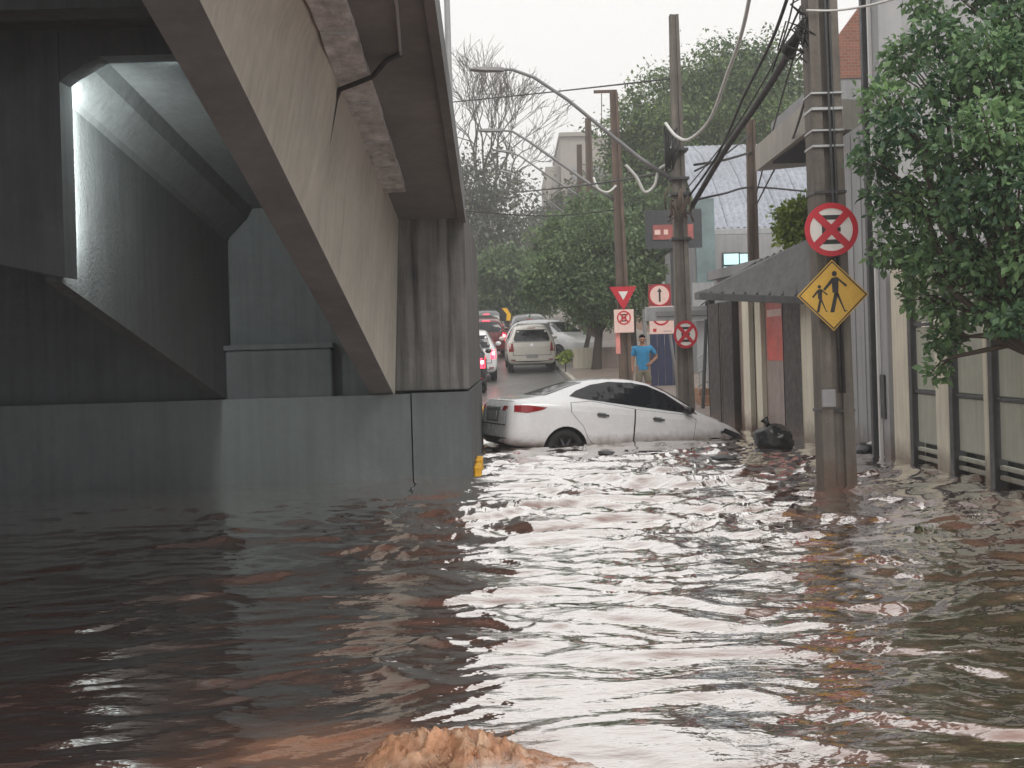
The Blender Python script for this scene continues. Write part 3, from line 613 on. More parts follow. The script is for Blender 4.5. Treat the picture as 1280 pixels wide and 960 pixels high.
# single storey shop row: doors, pilasters, red poster window, sloped awning
A = Vector((4.75, 21.0, 0)); B_ = Vector((3.98, 28.5, 0)); dv = (B_ - A); LEN = dv.length; dv.normalize(); nv = Vector((-dv.y, dv.x, 0))
if nv.x > 0: nv = -nv                                 # towards the street
shop = thing('shop_row', 'single storey shop with dark doors, red poster window and dark sloping awning', 'shop', (4.6, 25, 0))
def fac(name, m, s0, s1, z0, z1, out0, out1, bev=.01, par=None):   # s measured along the front from the near end
    bm = bmesh.new(); bmesh.ops.create_cube(bm, size=1)
    for v in bm.verts:
        s = s0 + (v.co.x + .5) * (s1 - s0); o = out0 + (v.co.y + .5) * (out1 - out0); p = A + dv * s + nv * o
        v.co = Vector((p.x, p.y, z0 + (v.co.z + .5) * (z1 - z0)))
    if bev: bmesh.ops.bevel(bm, geom=bm.edges[:], offset=bev, segments=1, affect='EDGES')
    return MB().bm(bm).build(name, m, par or shop)
def s_of(px):                                         # where a photo column meets the shop front
    k = (px - CX) / F; return (k * A.y - A.x) / (dv.x - k * dv.y)
fac('wall', M['greywall'], 0, LEN, -.6, 3.0, -4, -.18, 0)
fac('pilaster', M['cream'], s_of(1024), s_of(1008), -.5, 2.85, -.17, .06)
fac('door', M['rolldoor'], s_of(1007), s_of(982), -.5, 2.5, -.17, .02)
sh = fac('shutter', M['shutter'], s_of(981), s_of(956), -.5, 2.55, -.17, -.04)
w_ = s_of(978), s_of(958)
fac('poster', M['redposter'], w_[0], w_[1], 1.25, 2.35, -.038, -.03, 0)
fac('poster_band', M['signpink'], w_[0] + .05, w_[1] - .05, 2.0, 2.12, -.0295, -.026, 0)
for px0, px1 in ((955, 948), (940, 932)): fac('pilaster', M['cream'], s_of(px0), s_of(px1), -.5, 2.6, -.17, .03)
fac('recess', M['rolldoor'], s_of(947.5), s_of(940.5), -.5, 2.6, -.17, -.05, 0)
for px0, px1 in ((924, 909), (907, 893)): fac('door', M['rolldoor'], s_of(px0), s_of(px1), -.3, 2.35, -.1, .10)
fac('door_frame', M['cream'], s_of(908.6), s_of(907.4), -.3, 2.35, -.1, .09, 0)
fac('side_wall', M['shutter'], s_of(931), s_of(925), -.4, 2.5, -.17, -.02)
b = MB()                                              # porch roof: sloping sheet carried by a beam over the pavement
q = [at(876, 366, 24.2), at(1012, 371, 20.9), at(1012, 298, 21.6), at(938, 332, 25.2)]
b.hexa([v - Vector((0, 0, .07)) for v in q], q); b.build('awning', M['roofdark'], shop)
for k in range(1, 9):
    t = k / 9; a = q[0].lerp(q[1], t) + Vector((0, 0, .012)); e = q[3].lerp(q[2], t) + Vector((0, 0, .012)); MB().tube([a, e], .022, 5).build('roof_rib', M['roofdark'], shop)
a, e = at(874, 367, 24.1), at(1014, 372, 20.85); b = MB(); b.hexa([a + Vector((0, 0, -.10)), e + Vector((0, 0, -.10)), e + Vector((0, .1, -.10)), a + Vector((0, .1, -.10))], [a, e, e + Vector((0, .1, 0)), a + Vector((0, .1, 0))]); b.build('beam', M['darksteel'], shop)
fac('fascia', M['greyhigh'], .02, LEN - .2, 2.86, 3.02, -.15, .0)
# bus shelter like canopy frame in front of the doors
cp = thing('canopy', 'dark flat canopy on beams sticking out behind the small round sign', 'canopy', (4.2, 30.5, 0))
Yc = 30.4
def cb(px0, py0, px1, py1, y0, y1, name, m):
    p, q = at(px0, py0, Yc), at(px1, py1, Yc); MB().bevbox(min(p.x, q.x), max(p.x, q.x), y0, y1, min(p.z, q.z), max(p.z, q.z), .008).build(name, m, cp)
cb(807, 384, 922, 398, 30.4, 30.55, 'front_beam', M['steel']); cb(820, 389, 925, 393, 30.36, 30.398, 'beam_cap', M['lampgrey'])
cb(880, 362, 955, 369, 30.2, 32.0, 'roof_sheet', M['roofdark']); cb(886, 371, 924, 383, 30.45, 30.6, 'valance', M['darksteel'])
for px in (893, 908, 922): MB().tube([at(px - 22, 384, 30.5), at(px, 369, 30.5)], .03, 6).build('strut', M['steel'], cp)
MB().tube([Vector((at(928, 400, 30.6).x, 30.6, gz(30) - .2)), at(928, 370, 30.6)], .05, 8).build('post', M['darksteel'], cp)
MB().tube([Vector((at(884, 400, 30.6).x, 31.9, gz(30) - .2)), at(884, 370, 31.9)], .04, 8).build('post', M['darksteel'], cp)
# metal clad warehouse behind, of corrugated sheets
wh = thing('warehouse', 'big warehouse clad in grey blue ribbed metal sheets above the shop', 'building', (8, 45, 0))
xL, xR = at(859, 155, 44).x, 17.5
npan = 14
for i in range(npan):                                 # inclined roof: sheets lie back from the eaves
    x0 = xL + (xR - xL) * i / npan; x1 = xL + (xR - xL) * (i + 1) / npan - .02
    b = MB(); prof = []; k = 8
    for j in range(k + 1):
        t = j / k; prof.append((x0 + (x1 - x0) * t, .05 if j % 2 else 0))
    def bow(t): return (44 + 7 * t, 5.2 + 3.55 * math.sin(t * math.pi / 2) ** .9)
    rows = [[Vector((x + .35 * (1 - t) * 1, bow(t)[0], bow(t)[1] + h)) for x, h in prof] for t in (0, .15, .35, .6, .8, 1)]
    b.loft(rows, closed=False, caps=False)
    b.loft([[p - Vector((0, 0, .06)) for p in r] for r in rows], closed=False, caps=False)
    b.build('metal_sheet', M['metalroof'], wh)
MB().box(xL + .4, xR, 44.1, 55, 0, 5.15).build('wall', M['greywall'], wh)
MB().bevbox(xL + .2, xR, 43.85, 44.08, 5.0, 5.2, .02).build('gutter', M['steel'], wh)
# glazed shop front below it
gs = thing('glass_shopfront', 'pale building front with bright teal glass panes behind the wires', 'shop', (8, 42, 0))
Yg = 42.5; p, q = at(866, 250, Yg), at(960, 350, Yg)
MB().box(p.x, q.x + 3, Yg, Yg + 1.2, .5, 4.9).build('wall', M['greyhigh'], gs)
MB().box(p.x + .05, p.x + .62, Yg - .1, Yg - .002, 2.6, 6.0).build('corner_fin', M['tealglass'], gs)
for x0, x1, y0, y1 in ((905, 923, 317, 331), (925, 945, 317, 331), (905, 923, 333, 349), (925, 945, 333, 349)):
    a, e = at(x0, y1, Yg - .05), at(x1, y0, Yg - .05); w_ = MB().box(a.x - .04, e.x + .04, Yg - .06, Yg - .002, a.z - .04, e.z + .04).build('window_frame', M['darksteel'], gs)
    MB().box(a.x, e.x, Yg - .08, Yg - .062, a.z, e.z).build('pane', mat('reflection_glow_glass', (.45, .7, .7), .1, .3, .7, 0, emit=(.6, .9, .9), estr=.7), w_)  # glow stands in for bright reflections in the panes
MB().box(hx(868, Yg - .3), hx(905, Yg - .3), Yg - .4, Yg - .2, vz(405, Yg), vz(358, Yg)).build('entrance_panel', M['greyhigh'], gs)
# red shop sign in the haze
c = at(840, 286, 40); rs = thing('shop_sign', 'hazy red and white shop sign board left of the lamp arm pole', 'sign', c)
MB().box(c.x - .75, c.x + .85, 40, 40.1, c.z - .55, c.z + .55).build('board', M['concrete_dark'], rs)
MB().box(c.x - .55, c.x + .60, 39.97, 39.998, c.z - .30, c.z + .12).build('red_panel', mat('faded_red_board', (.34, .10, .09), .5, .3, 3, 0), rs)
for i, w in enumerate((.16, .12, .2, .14)): MB().box(c.x - .5 + i * .26, c.x - .5 + i * .26 + w, 39.955, 39.969, c.z - .16, c.z - .02).build('lettering_block', M['signpink'], rs)
MB().box(c.x - .05, c.x + .05, 40.1, 40.2, gz(40) - .2, c.z + .3).build('post', M['darksteel'], rs)
# navy hoarding, railing and steps beyond the sedan
nb = thing('navy_gate', 'dark navy sheet gate behind the one way sign post', 'gate', (4.0, 38.6, gz(38)))
for i in range(4):
    a = at(812 + i * 9.2, 402, 38.6); MB().bevbox(a.x, a.x + .19, 38.6, 38.65, gz(38), 2.45, .01).build('gate_sheet', M['navy'], nb)
MB().bevbox(hx(810, 38.6) - .1, hx(810, 38.6), 38.55, 38.7, gz(38), 2.6, .01).build('gate_post', M['lampgrey'], nb)
MB().bevbox(hx(849, 38.6), hx(849, 38.6) + .22, 38.5, 38.75, gz(38), 2.75, .01).build('gate_post', M['cream'], nb)
st = thing('entrance_steps', 'terracotta steps with grey railing right of the lamp arm pole', 'steps', (at(882, 480, 33).x, 33, gz(33)))
for i in range(3):
    x0, x1 = hx(871, 33), hx(893, 33) + .5
    MB().bevbox(x0 + i * .02, x1, 32.4 + .3 * i, 34, gz(33) - .4 + .17 * i if i == 0 else .04 + .17 * i + .002, .04 + .17 * (i + 1), .012).build('step', M['soil_tile'], st)
for i in range(6):
    p = at(874 + i * 3.6, 470, 32.9); MB().tube([(p.x, 32.9, .5 + .02 * i), (p.x, 32.9, 1.25 + .035 * i)], .018, 5).build('baluster', M['rail'], st)
for z in (.62, .95, 1.3): MB().tube([(hx(872, 32.9), 32.9, z - .02), (hx(893, 32.9), 32.9, z + .18)], .025, 6).build('rail', M['rail'], st)
lw = thing('low_wall', 'pale low garden wall behind the street tree and the man', 'wall', (2.6, 47, gz(47)))
for i in range(5):
    x0 = 2.05 + i * .85; MB().bevbox(x0, x0 + .83, 46.6 + .1 * i, 46.85 + .1 * i, gz(46) - .1, gz(46) + .85, .02).build('wall_block', [M['cream'], M['shutter']][i % 2], lw)
# distant tower block
tb = thing('tower_block', 'pale windowless slab of a tower block rising behind the utility poles', 'building', (8, 130, 4))
x0, x1 = at(700, 170, 130).x, at(776, 170, 130).x + 6
MB().box(x0, x1, 130, 150, 3, vz(170, 130)).build('wall', M['tower'], tb)
MB().box(x0 - .1, x0 + 3.5, 129.7, 150.2, vz(170, 130) + .003, vz(167, 130) + .15).build('parapet', M['tower'], tb)
MB().box(x0 - 1.4, x0 - .02, 131, 148, 3, vz(205, 130)).build('side_wing', M['tower'], tb)
for i in range(3):
    for j in range(4): MB().box(x0 + 1.0 + i * 2.0, x0 + 1.9 + i * 2.0, 129.9, 129.997, 9.0 + j * 2.8, 10.2 + j * 2.8).build('window', M['greyhigh'], tb)
# ------------------------------------------------------------- trees
def leaf_mesh(name, clumps, n, size, m, parent, flat=.55, shell=.55):
    """many small folded leaves spread through uneven clumps; clumps = [(centre, radius)]"""
    sh = np.array(parent.location)
    C = np.array([c[:3] for c, r in clumps]) - sh; Rr = np.array([r for c, r in clumps])
    wgt = Rr ** 2; k = rng.choice(len(clumps), n, p=wgt / wgt.sum())
    d = rng.normal(size=(n, 3)); d /= np.linalg.norm(d, axis=1)[:, None]
    rad = (shell + (1 - shell) * rng.random(n)) ** .8
    # sprigs: leaves cluster along little twigs so that gaps stay open
    tw = rng.normal(size=(n, 3)) * .10
    lump = 1 + .35 * np.sin(d[:, 0] * 5 + k * 1.7) * np.sin(d[:, 1] * 4 + k) + .25 * np.sin(d[:, 2] * 7 + k * 2.3)
    pos = C[k] + d * (rad * lump * Rr[k])[:, None] * np.array([1, 1, .85]) + tw * Rr[k][:, None]
    ax = d * .5 + rng.normal(size=(n, 3)) * .6 + np.array([0, 0, -.35]); ax /= np.linalg.norm(ax, axis=1)[:, None]
    nr = rng.normal(size=(n, 3)) * .7 + np.array([0, 0, .8]) + d * .4
    sd_ = np.cross(ax, nr); sd_ /= np.linalg.norm(sd_, axis=1)[:, None] + 1e-9; up = np.cross(sd_, ax)
    s = size * (.45 + 1.15 * rng.random(n) ** 1.4)[:, None]
    V = np.stack([pos, pos + ax * s * .5 + sd_ * s * .28 + up * s * .08, pos + ax * s, pos + ax * s * .5 - sd_ * s * .28 + up * s * .08], 1).reshape(-1, 3)
    me = bpy.data.meshes.new(name); me.vertices.add(4 * n); me.vertices.foreach_set('co', V.ravel())
    i0 = np.arange(n) * 4; tris = np.stack([i0, i0 + 1, i0 + 2, i0, i0 + 2, i0 + 3], 1).ravel().astype(np.int32)
    me.loops.add(6 * n); me.loops.foreach_set('vertex_index', tris); me.polygons.add(2 * n)
    me.polygons.foreach_set('loop_start', (np.arange(2 * n) * 3).astype(np.int32)); me.update(calc_edges=True)
    tone = np.clip(rng.normal(.40, .24, n) + rng.normal(0, .12, len(clumps))[k], 0, 1)
    at_ = me.attributes.new('tone', 'FLOAT', 'FACE'); at_.data.foreach_set('value', np.repeat(tone, 2).astype(np.float32))
    me.materials.append(m); o = link(name, me, parent); o['kind'] = 'stuff'; return o
def limbs(parent, base, fork, clumps, r0, m, name='trunk', every=1):
    b = MB(); base = Vector(base); fork = Vector(fork)
    mid = base.lerp(fork, .5) + Vector((rng.normal(0, .06), rng.normal(0, .06), 0))
    b.tube([base - Vector((0, 0, .25)), base + Vector((0, 0, .15)), mid, fork], [r0 * 1.35, r0 * 1.05, r0 * .85, r0 * .72], 9)
    t = b.build(name, m, parent, True)
    for c, r in clumps[::every]:
        c = Vector(c[:3]); l_ = (c - fork).length; b = MB()
        m1 = fork.lerp(c, .35) + Vector((rng.normal(0, .08) * l_, rng.normal(0, .08) * l_, .10 * l_)); m2 = fork.lerp(c, .7) + Vector((rng.normal(0, .05) * l_, rng.normal(0, .05) * l_, .06 * l_))
        b.tube([fork - Vector((0, 0, .05)), m1, m2, c], [r0 * .5, r0 * .3, r0 * .17, r0 * .06], 6)
        for q in range(4):
            e = c + Vector(rng.normal(0, .55 * r, 3)); b.tube([m2, m2.lerp(e, .5) + Vector((0, 0, .04)), e], [r0 * .12, r0 * .08, r0 * .03], 4)
        b.build('limb', m, parent, True)
def cl(lst, Y, f=1.0): return [((at(x, y, Y + dy)), r * f) for x, y, r, dy in lst]
# near tree over the fence
nt = thing('street_tree', 'big leafy green tree overhanging the cream pillar fence at the right edge', 'tree', (4.72, 12.6, 0))
near = cl([(1105, 122, .34, .6), (1092, 196, .30, .3), (1130, 72, .34, 1), (1175, 45, .38, .5), (1190, 110, .42, 0), (1235, 66, .42, -.5), (1275, 22, .42, 0), (1285, 100, .45, -.6),
           (1140, 160, .38, 0), (1195, 185, .42, -.5), (1250, 160, .45, -.9), (1115, 245, .36, .3), (1160, 250, .42, .1), (1215, 255, .45, -.6), (1275, 230, .45, -1), (1125, 312, .36, .4),
           (1172, 325, .42, 0), (1232, 325, .42, -.4), (1285, 320, .42, -.8), (1148, 372, .26, .3), (1192, 385, .34, .1), (1180, 425, .24, .2), (1172, 462, .16, .2), (1250, 385, .3, -.6), (1275, 400, .26, -.9),
           (1330, 60, .6, -.5), (1360, 180, .6, -1), (1350, 300, .6, -.5), (1400, 120, .7, .5), (1420, 260, .7, .8), (1345, 390, .4, -1), (1240, -30, .5, .5), (1320, -50, .6, 0), (1155, 0, .22, .9), (1400, -20, .7, .6)], 13.3, .74)
limbs(nt, (4.72, 12.6, 0), (4.74, 12.7, 1.40), near, .10, M['bark'])
leaf_mesh('crown', near, 31000, .078, L['near'], nt)
# street tree before the hill
def tree(name, label, base, Yb, lst, n, size, lm, r0, fork, group=None, every=1, flt=1.0):
    bz = gz(Yb); bx = hx(base, Yb); t = thing(name, label, 'tree', (bx, Yb, bz), group=group)
    c = cl(lst, Yb, flt); limbs(t, (bx, Yb, bz), at(fork[0], fork[1], Yb), c, r0, M['bark'], every=every); leaf_mesh('crown', c, n, size, lm, t); return t
tree('street_tree', 'rounded green street tree with thin dark trunk right of the ivory hatchback', 746, 46,
     [(700, 330, .9, 0), (735, 300, 1.0, .3), (775, 315, .9, 0), (695, 352, .85, -.3), (735, 362, 1.0, -.6), (785, 358, .85, 0), (725, 385, .6, -.3), (765, 392, .6, -.2), (805, 345, .7, .4), (672, 362, .6, 0), (800, 300, .6, .3), (675, 350, .6, 0)], 27000, .12, L['mid'], .17, (749, 415))
tree('street_tree', 'young street tree with very thin trunk directly behind the rounded one', 729, 50, [(700, 300, 1.0, 1), (735, 275, 1.0, 1), (770, 285, .9, 1), (725, 330, .9, .5), (690, 335, .8, 1)], 9000, .18, L['mid'], .10, (731, 385))
tree('shade_tree', 'huge dome of dark green foliage behind the metal clad warehouse', 885, 62,
     [(800, 170, 1.9, 0), (830, 140, 2.0, 0), (865, 125, 2.1, 1), (900, 108, 2.1, 0), (940, 100, 2.1, 0), (972, 112, 1.9, 1), (995, 145, 1.9, 0), (840, 185, 2.2, -1), (885, 165, 2.3, -1.5), (930, 150, 2.3, -1.5), (975, 170, 2.2, -1),
      (805, 215, 1.9, 0), (845, 235, 2.2, 0), (1015, 180, 2.0, 0), (1040, 200, 2.2, 1), (786, 185, 1.0, 0), (955, 84, 1.2, 0), (915, 92, 1.1, 0)], 76000, .17, L['big'], .5, (888, 290))
tree('shade_tree', 'grey green tree mass directly behind the round street tree trunk', 790, 58, [(745, 290, 1.5, 0), (780, 265, 1.5, 0), (815, 270, 1.4, 0), (800, 310, 1.5, 0), (760, 320, 1.5, 0), (830, 310, 1.2, 0), (835, 350, 1.1, 0), (820, 380, 1.0, -1)], 12000, .24, L['mid'], .25, (790, 380), 'hazy trees up the hill')
hz = [('tall hazy grey green tree beside the overpass edge', 606, 84, [(585, 262, 2.5, 0), (605, 228, 2.2, 0), (625, 255, 2.3, 0), (600, 300, 2.6, 0), (635, 300, 2.1, 0), (575, 225, 1.9, 0), (560, 300, 2.5, 0), (620, 335, 2.3, 0), (585, 345, 2.3, 0)]),
      ('pale hazy tree in the gap left of the tower block', 668, 100, [(655, 330, 2.2, 0), (680, 310, 2.3, 0), (700, 285, 2.2, 0), (668, 285, 1.6, 0), (690, 345, 2.2, 0), (725, 290, 2.2, 0), (650, 365, 2.0, 0), (712, 320, 2.4, 0)]),
      ('low grey green tree over the queued cars', 632, 72, [(610, 350, 1.5, 0), (635, 340, 1.4, 0), (655, 355, 1.3, 0), (600, 378, 1.3, 0), (640, 378, 1.1, 0), (668, 372, 1.1, 0)]),
      ('wide hazy tree mass under the tower block', 745, 92, [(715, 260, 2.0, 0), (745, 245, 1.9, 0), (775, 250, 2.0, 0), (735, 290, 2.4, 0), (770, 295, 2.4, 0), (805, 275, 2.2, 0), (700, 300, 2.2, 0)])]
for i, (lb, bx, Y_, lst) in enumerate(hz): tree('hill_tree', lb, bx, Y_, lst, 15000, .24, L['grey'] if i != 2 else L['mid'], .3, (bx, 400), 'hazy trees up the hill')
lb = thing('lime_bush', 'bright lime green bush growing on the shop roof left of the near pole', 'bush', (hx(996, 26.6), 26.6, 3.0))
c = cl([(985, 268, .26, 0), (1000, 276, .28, 0), (990, 296, .28, 0), (1006, 258, .24, 0), (977, 288, .17, 0), (1012, 296, .3, 0), (1022, 270, .3, .2), (1000, 308, .2, 0)], 26.6)
limbs(lb, (hx(996, 26.6), 26.6, 3.02), at(996, 325, 26.6), c, .04, M['bark']); leaf_mesh('foliage', c, 7000, .085, L['lime'], lb)
# bare tree against the sky
bt = thing('bare_tree', 'leafless tree with upright bare twigs against the pale sky', 'tree', (hx(612, 92), 92, gz(92)))
b = MB(); base = Vector((hx(606, 92), 92, gz(92)))
segs = []
def grow(p, d, l_, r, lev, bb):
    q = p + d * l_ * .5 + Vector(rng.normal(0, .05 * l_, 3)); e = q + (d + Vector(rng.normal(0, .18, 3))).normalized() * l_ * .5
    bb.tube([p, q, e], [r, r * .82, r * .62], 5 if lev < 3 else 4)
    if lev < 6:
        for i in range(3 if lev < 5 else 2):
            nd = (d + Vector((rng.normal(0, .42), rng.normal(0, .38), rng.normal(.16, .2)))).normalized(); grow(e if i else q.lerp(e, .6), nd, l_ * rng.uniform(.62, .85), max(r * .58, .02), lev + 1, bb)
trk = MB(); trk.tube([base - Vector((0, 0, .3)), base + Vector((.05, 0, 2)), at(606, 275, 92)], [.35, .28, .2], 9); trk.build('trunk', M['bark'], bt, True)
for i, (dx, dz) in enumerate(((-.55, .9), (.1, 1), (.55, .9), (-.15, 1), (.35, 1))):
    bb = MB(); grow(at(606, 280, 92), Vector((dx, rng.normal(0, .3), dz)).normalized(), 3.5, .14, 1, bb); bb.build('branch', M['bark'], bt, True)
# small planted shrub by the kerb
sh = thing('kerb_shrub', 'little green shrub on the pavement edge right of the ivory hatchback', 'shrub', (hx(708, 45), 45, gz(45) + .13))
c = [((at(705, 447, 45)), .15), ((at(709, 443, 45)), .14)]
MB().tube([(hx(707, 45), 45, gz(45) + .1), at(707, 448, 45)], .02, 6).build('stem', M['bark'], sh); leaf_mesh('foliage', c, 500, .10, L['lime'], sh)

# ------------------------------------------------------------- cars
def section(x, zb, zs, zt, w, ws, wt):
    return [(0, zb), (w * .78, zb), (w * .965, zb + (zs - zb) * .10), (w, zb + (zs - zb) * .48), (ws + .012, zs - (zs - zb) * .10), (ws * .985, zs + min(.03, (zt - zs) * .2)),
            (wt + (ws - wt) * .07, zs + (zt - zs) * .86), (wt * .80, zt - (zt - zs) * .025), (0, zt)]
def body_mesh(st, lev=2):
    bm = bmesh.new(); rings = []
    for s in st:
        p = section(*s); full = [(y, z) for y, z in p] + [(-y, z) for y, z in p[-2:0:-1]]
        rings.append([bm.verts.new((s[0], y, z)) for y, z in full])
    n = len(rings[0])
    for a, c in zip(rings[:-1], rings[1:]):
        for j in range(n): bm.faces.new((a[j], a[(j + 1) % n], c[(j + 1) % n], c[j]))
    for r in (rings[0], rings[-1]):
        for j in range(0, n // 2):
            a, bq, c, d = j, j + 1, (n - j - 1) % n, (n - j) % n
            ids = []
            for q in (a, bq, c, d):
                if q not in ids: ids.append(q)
            if len(ids) >= 3: bm.faces.new([r[q] for q in ids])
    bmesh.ops.recalc_face_normals(bm, faces=bm.faces)
    me = bpy.data.meshes.new('tmp'); bm.to_mesh(me); bm.free()
    o = bpy.data.objects.new('tmp', me); COL.objects.link(o); md = o.modifiers.new('s', 'SUBSURF'); md.levels = md.render_levels = lev
    out = evaluated(o); bpy.data.objects.remove(o); return out
AX = dict(right=(Vector((0, 1, 0)), lambda u, v: Vector((u, -3, v))), left=(Vector((0, -1, 0)), lambda u, v: Vector((u, 3, v))),
          rear=(Vector((1, 0, 0)), lambda u, v: Vector((-3, u, v))), front=(Vector((-1, 0, 0)), lambda u, v: Vector((8, u, v))), top=(Vector((0, 0, -1)), lambda u, v: Vector((u, v, 4))))
def decal(bvh, poly, axis, off, step=.09, thick=.012):
    d, org = AX[axis]; bm = bmesh.new(); bm.faces.new([bm.verts.new((u, v, 0)) for u, v in poly])
    for k in (0, 1):
        lo = min(p[k] for p in poly); hi = max(p[k] for p in poly); t = lo + step
        while t < hi - .01:
            co = [0, 0, 0]; no = [0, 0, 0]; co[k] = t; no[k] = 1
            bmesh.ops.bisect_plane(bm, geom=bm.verts[:] + bm.edges[:] + bm.faces[:], plane_co=co, plane_no=no); t += step
    vs = bm.verts[:]; last = None
    for v in vs:
        hit = bvh.ray_cast(org(v.co.x, v.co.y), d)
        if hit[0] is None:
            h2 = bvh.find_nearest(org(v.co.x, v.co.y) + d * 3); hit = (h2[0], h2[1])
        nn = hit[1] if hit[1].dot(d) < 0 else -hit[1]; v.co = hit[0] + (nn * .5 - d * .5).normalized() * off
    bmesh.ops.recalc_face_normals(bm, faces=bm.faces)
    s = sum((f.normal.dot(d) for f in bm.faces)); 
    if s > 0: bmesh.ops.reverse_faces(bm, faces=bm.faces)
    r = bmesh.ops.extrude_face_region(bm, geom=bm.faces[:]); 
    for v in [g for g in r['geom'] if isinstance(g, bmesh.types.BMVert)]: pass
    ext = [g for g in r['geom'] if isinstance(g, bmesh.types.BMVert)]
    for v in bm.verts:
        if v not in ext: v.co += d * thick
    return MB().bm(bm)
def mirror(poly): return [(u, v) for u, v in poly]
def make_wheel(parent, x, y, r, w, z=None):
    z = r if z is None else z
    prof = [(.60, -.5), (.86, -.5), (.97, -.38), (1, -.15), (1, .15), (.97, .38), (.86, .5), (.60, .5)]; sgn = 1 if y > 0 else -1; n = 26
    b = MB(); rings = [[Vector((x + r * a * math.cos(t), y + w * c, z + r * a * math.sin(t))) for a, c in prof] for t in np.linspace(0, 2 * math.pi, n + 1)]
    b.loft(rings, closed=True, caps=False); ty = b.build('tyre', M['rubber'], parent, True, world=False)
    b = MB(); yo = y + sgn * w * .36
    b.loft([[Vector((x + r * a * math.cos(t), yo - sgn * dd, z + r * a * math.sin(t))) for t in np.linspace(0, 2 * math.pi, n, endpoint=False)] for a, dd in ((.64, 0), (.57, .02), (.55, .09))], caps=False); b.loft([[Vector((x + r * .56 * math.cos(t), yo - sgn * (.09 + k), z + r * .56 * math.sin(t))) for t in np.linspace(0, 2 * math.pi, n, endpoint=False)] for k in (0, .01)], mi=1)
    for i in range(7):
        a = 2 * math.pi * i / 7 + .3; ca, sa = math.cos(a), math.sin(a); px_, pz_ = -sa, ca
        def q(rr, ww, dd): return (x + r * rr * ca + px_ * ww * r, yo + sgn * dd, z + r * rr * sa + pz_ * ww * r)
        b.hexa([q(.08, -.07, -.05), q(.57, -.055, -.05), q(.57, .055, -.05), q(.08, .07, -.05)], [q(.08, -.07, .012), q(.57, -.055, .0), q(.57, .055, .0), q(.08, .07, .012)])
    rim = b.build('rim', [M['rim'], M['black']], ty, world=False); ty.name = 'wheel'; ty.data.name = 'tyre'
    return ty
BODY = {}
def car(name, label, cat, spec, pm, loc, yaw, pitch=0., lit=True, group=None, roll=0.):
    k = spec['kind']; t = thing(name, label, cat, loc, 0, group); t.rotation_euler = (roll, pitch, yaw)
    if k not in BODY:
        raw = body_mesh(spec['st']); bvh = BVHTree.FromPolygons([v.co.copy() for v in raw.vertices], [list(p.vertices) for p in raw.polygons])
        cut = MB(); dark = len
        for xw in spec['ax']:
            for s in (1, -1):
                n = 28; hw = spec['hw']
                cut.loft([[Vector((xw + spec['ar'] * math.cos(a), yv, spec['wr'] + spec['ar'] * math.sin(a))) for a in np.linspace(0, 2 * math.pi, n, endpoint=False)] for yv in (s * (hw - .30), s * (hw + .25))], mi=1)
        o = bpy.data.objects.new('tmp', raw); COL.objects.link(o); raw.materials.append(pm); raw.materials.append(M['black'])
        co = bpy.data.objects.new('tmpc', cut.mesh('cut', None, [pm, M['black']])); COL.objects.link(co)
        md = o.modifiers.new('b', 'BOOLEAN'); md.object = co; md.operation = 'DIFFERENCE'; md.solver = 'EXACT'
        fin = evaluated(o); bpy.data.objects.remove(o); bpy.data.objects.remove(co)
        fin.shade_smooth(); fin.set_sharp_from_angle(angle=R(40)); fin.name = 'car_body'; BODY[k] = (fin, bvh)
    fin, bvh = BODY[k]; me = fin.copy(); me.materials[0] = pm; me.name = 'car_body'; body = link('body', me, t)
    def dec(nm, poly, axis, off, m, par=None, **kw): return decal(bvh, poly, axis, off, **kw).build(nm, m, par or t, False, world=False)
    spec['detail'](t, body, dec, pm, lit, bvh)
    for xw in spec['ax']:
        for s in (1, -1): make_wheel(t, xw, s * (spec['hw'] - .125), spec['wr'], .19)
    return t
TL_OFF = mat('tail_lamp_red', (.30, .012, .018), .15, .15, 6, 0, coat=.5)
TL_ON = lamp('lit_tail_lamp', (1.0, .035, .07), 4.5); TL_HOT = lamp('lit_brake_core', (1.0, .35, .30), 8); AMBER = lamp('lit_amber', (1, .62, .2), 2.2)
PLATE = mat('number_plate_grey', (.36, .36, .36), .5, .1, 9, 0); CHROME = mat('chrome_trim', (.6, .6, .6), .2, .05, 4, 0, metal=1.)
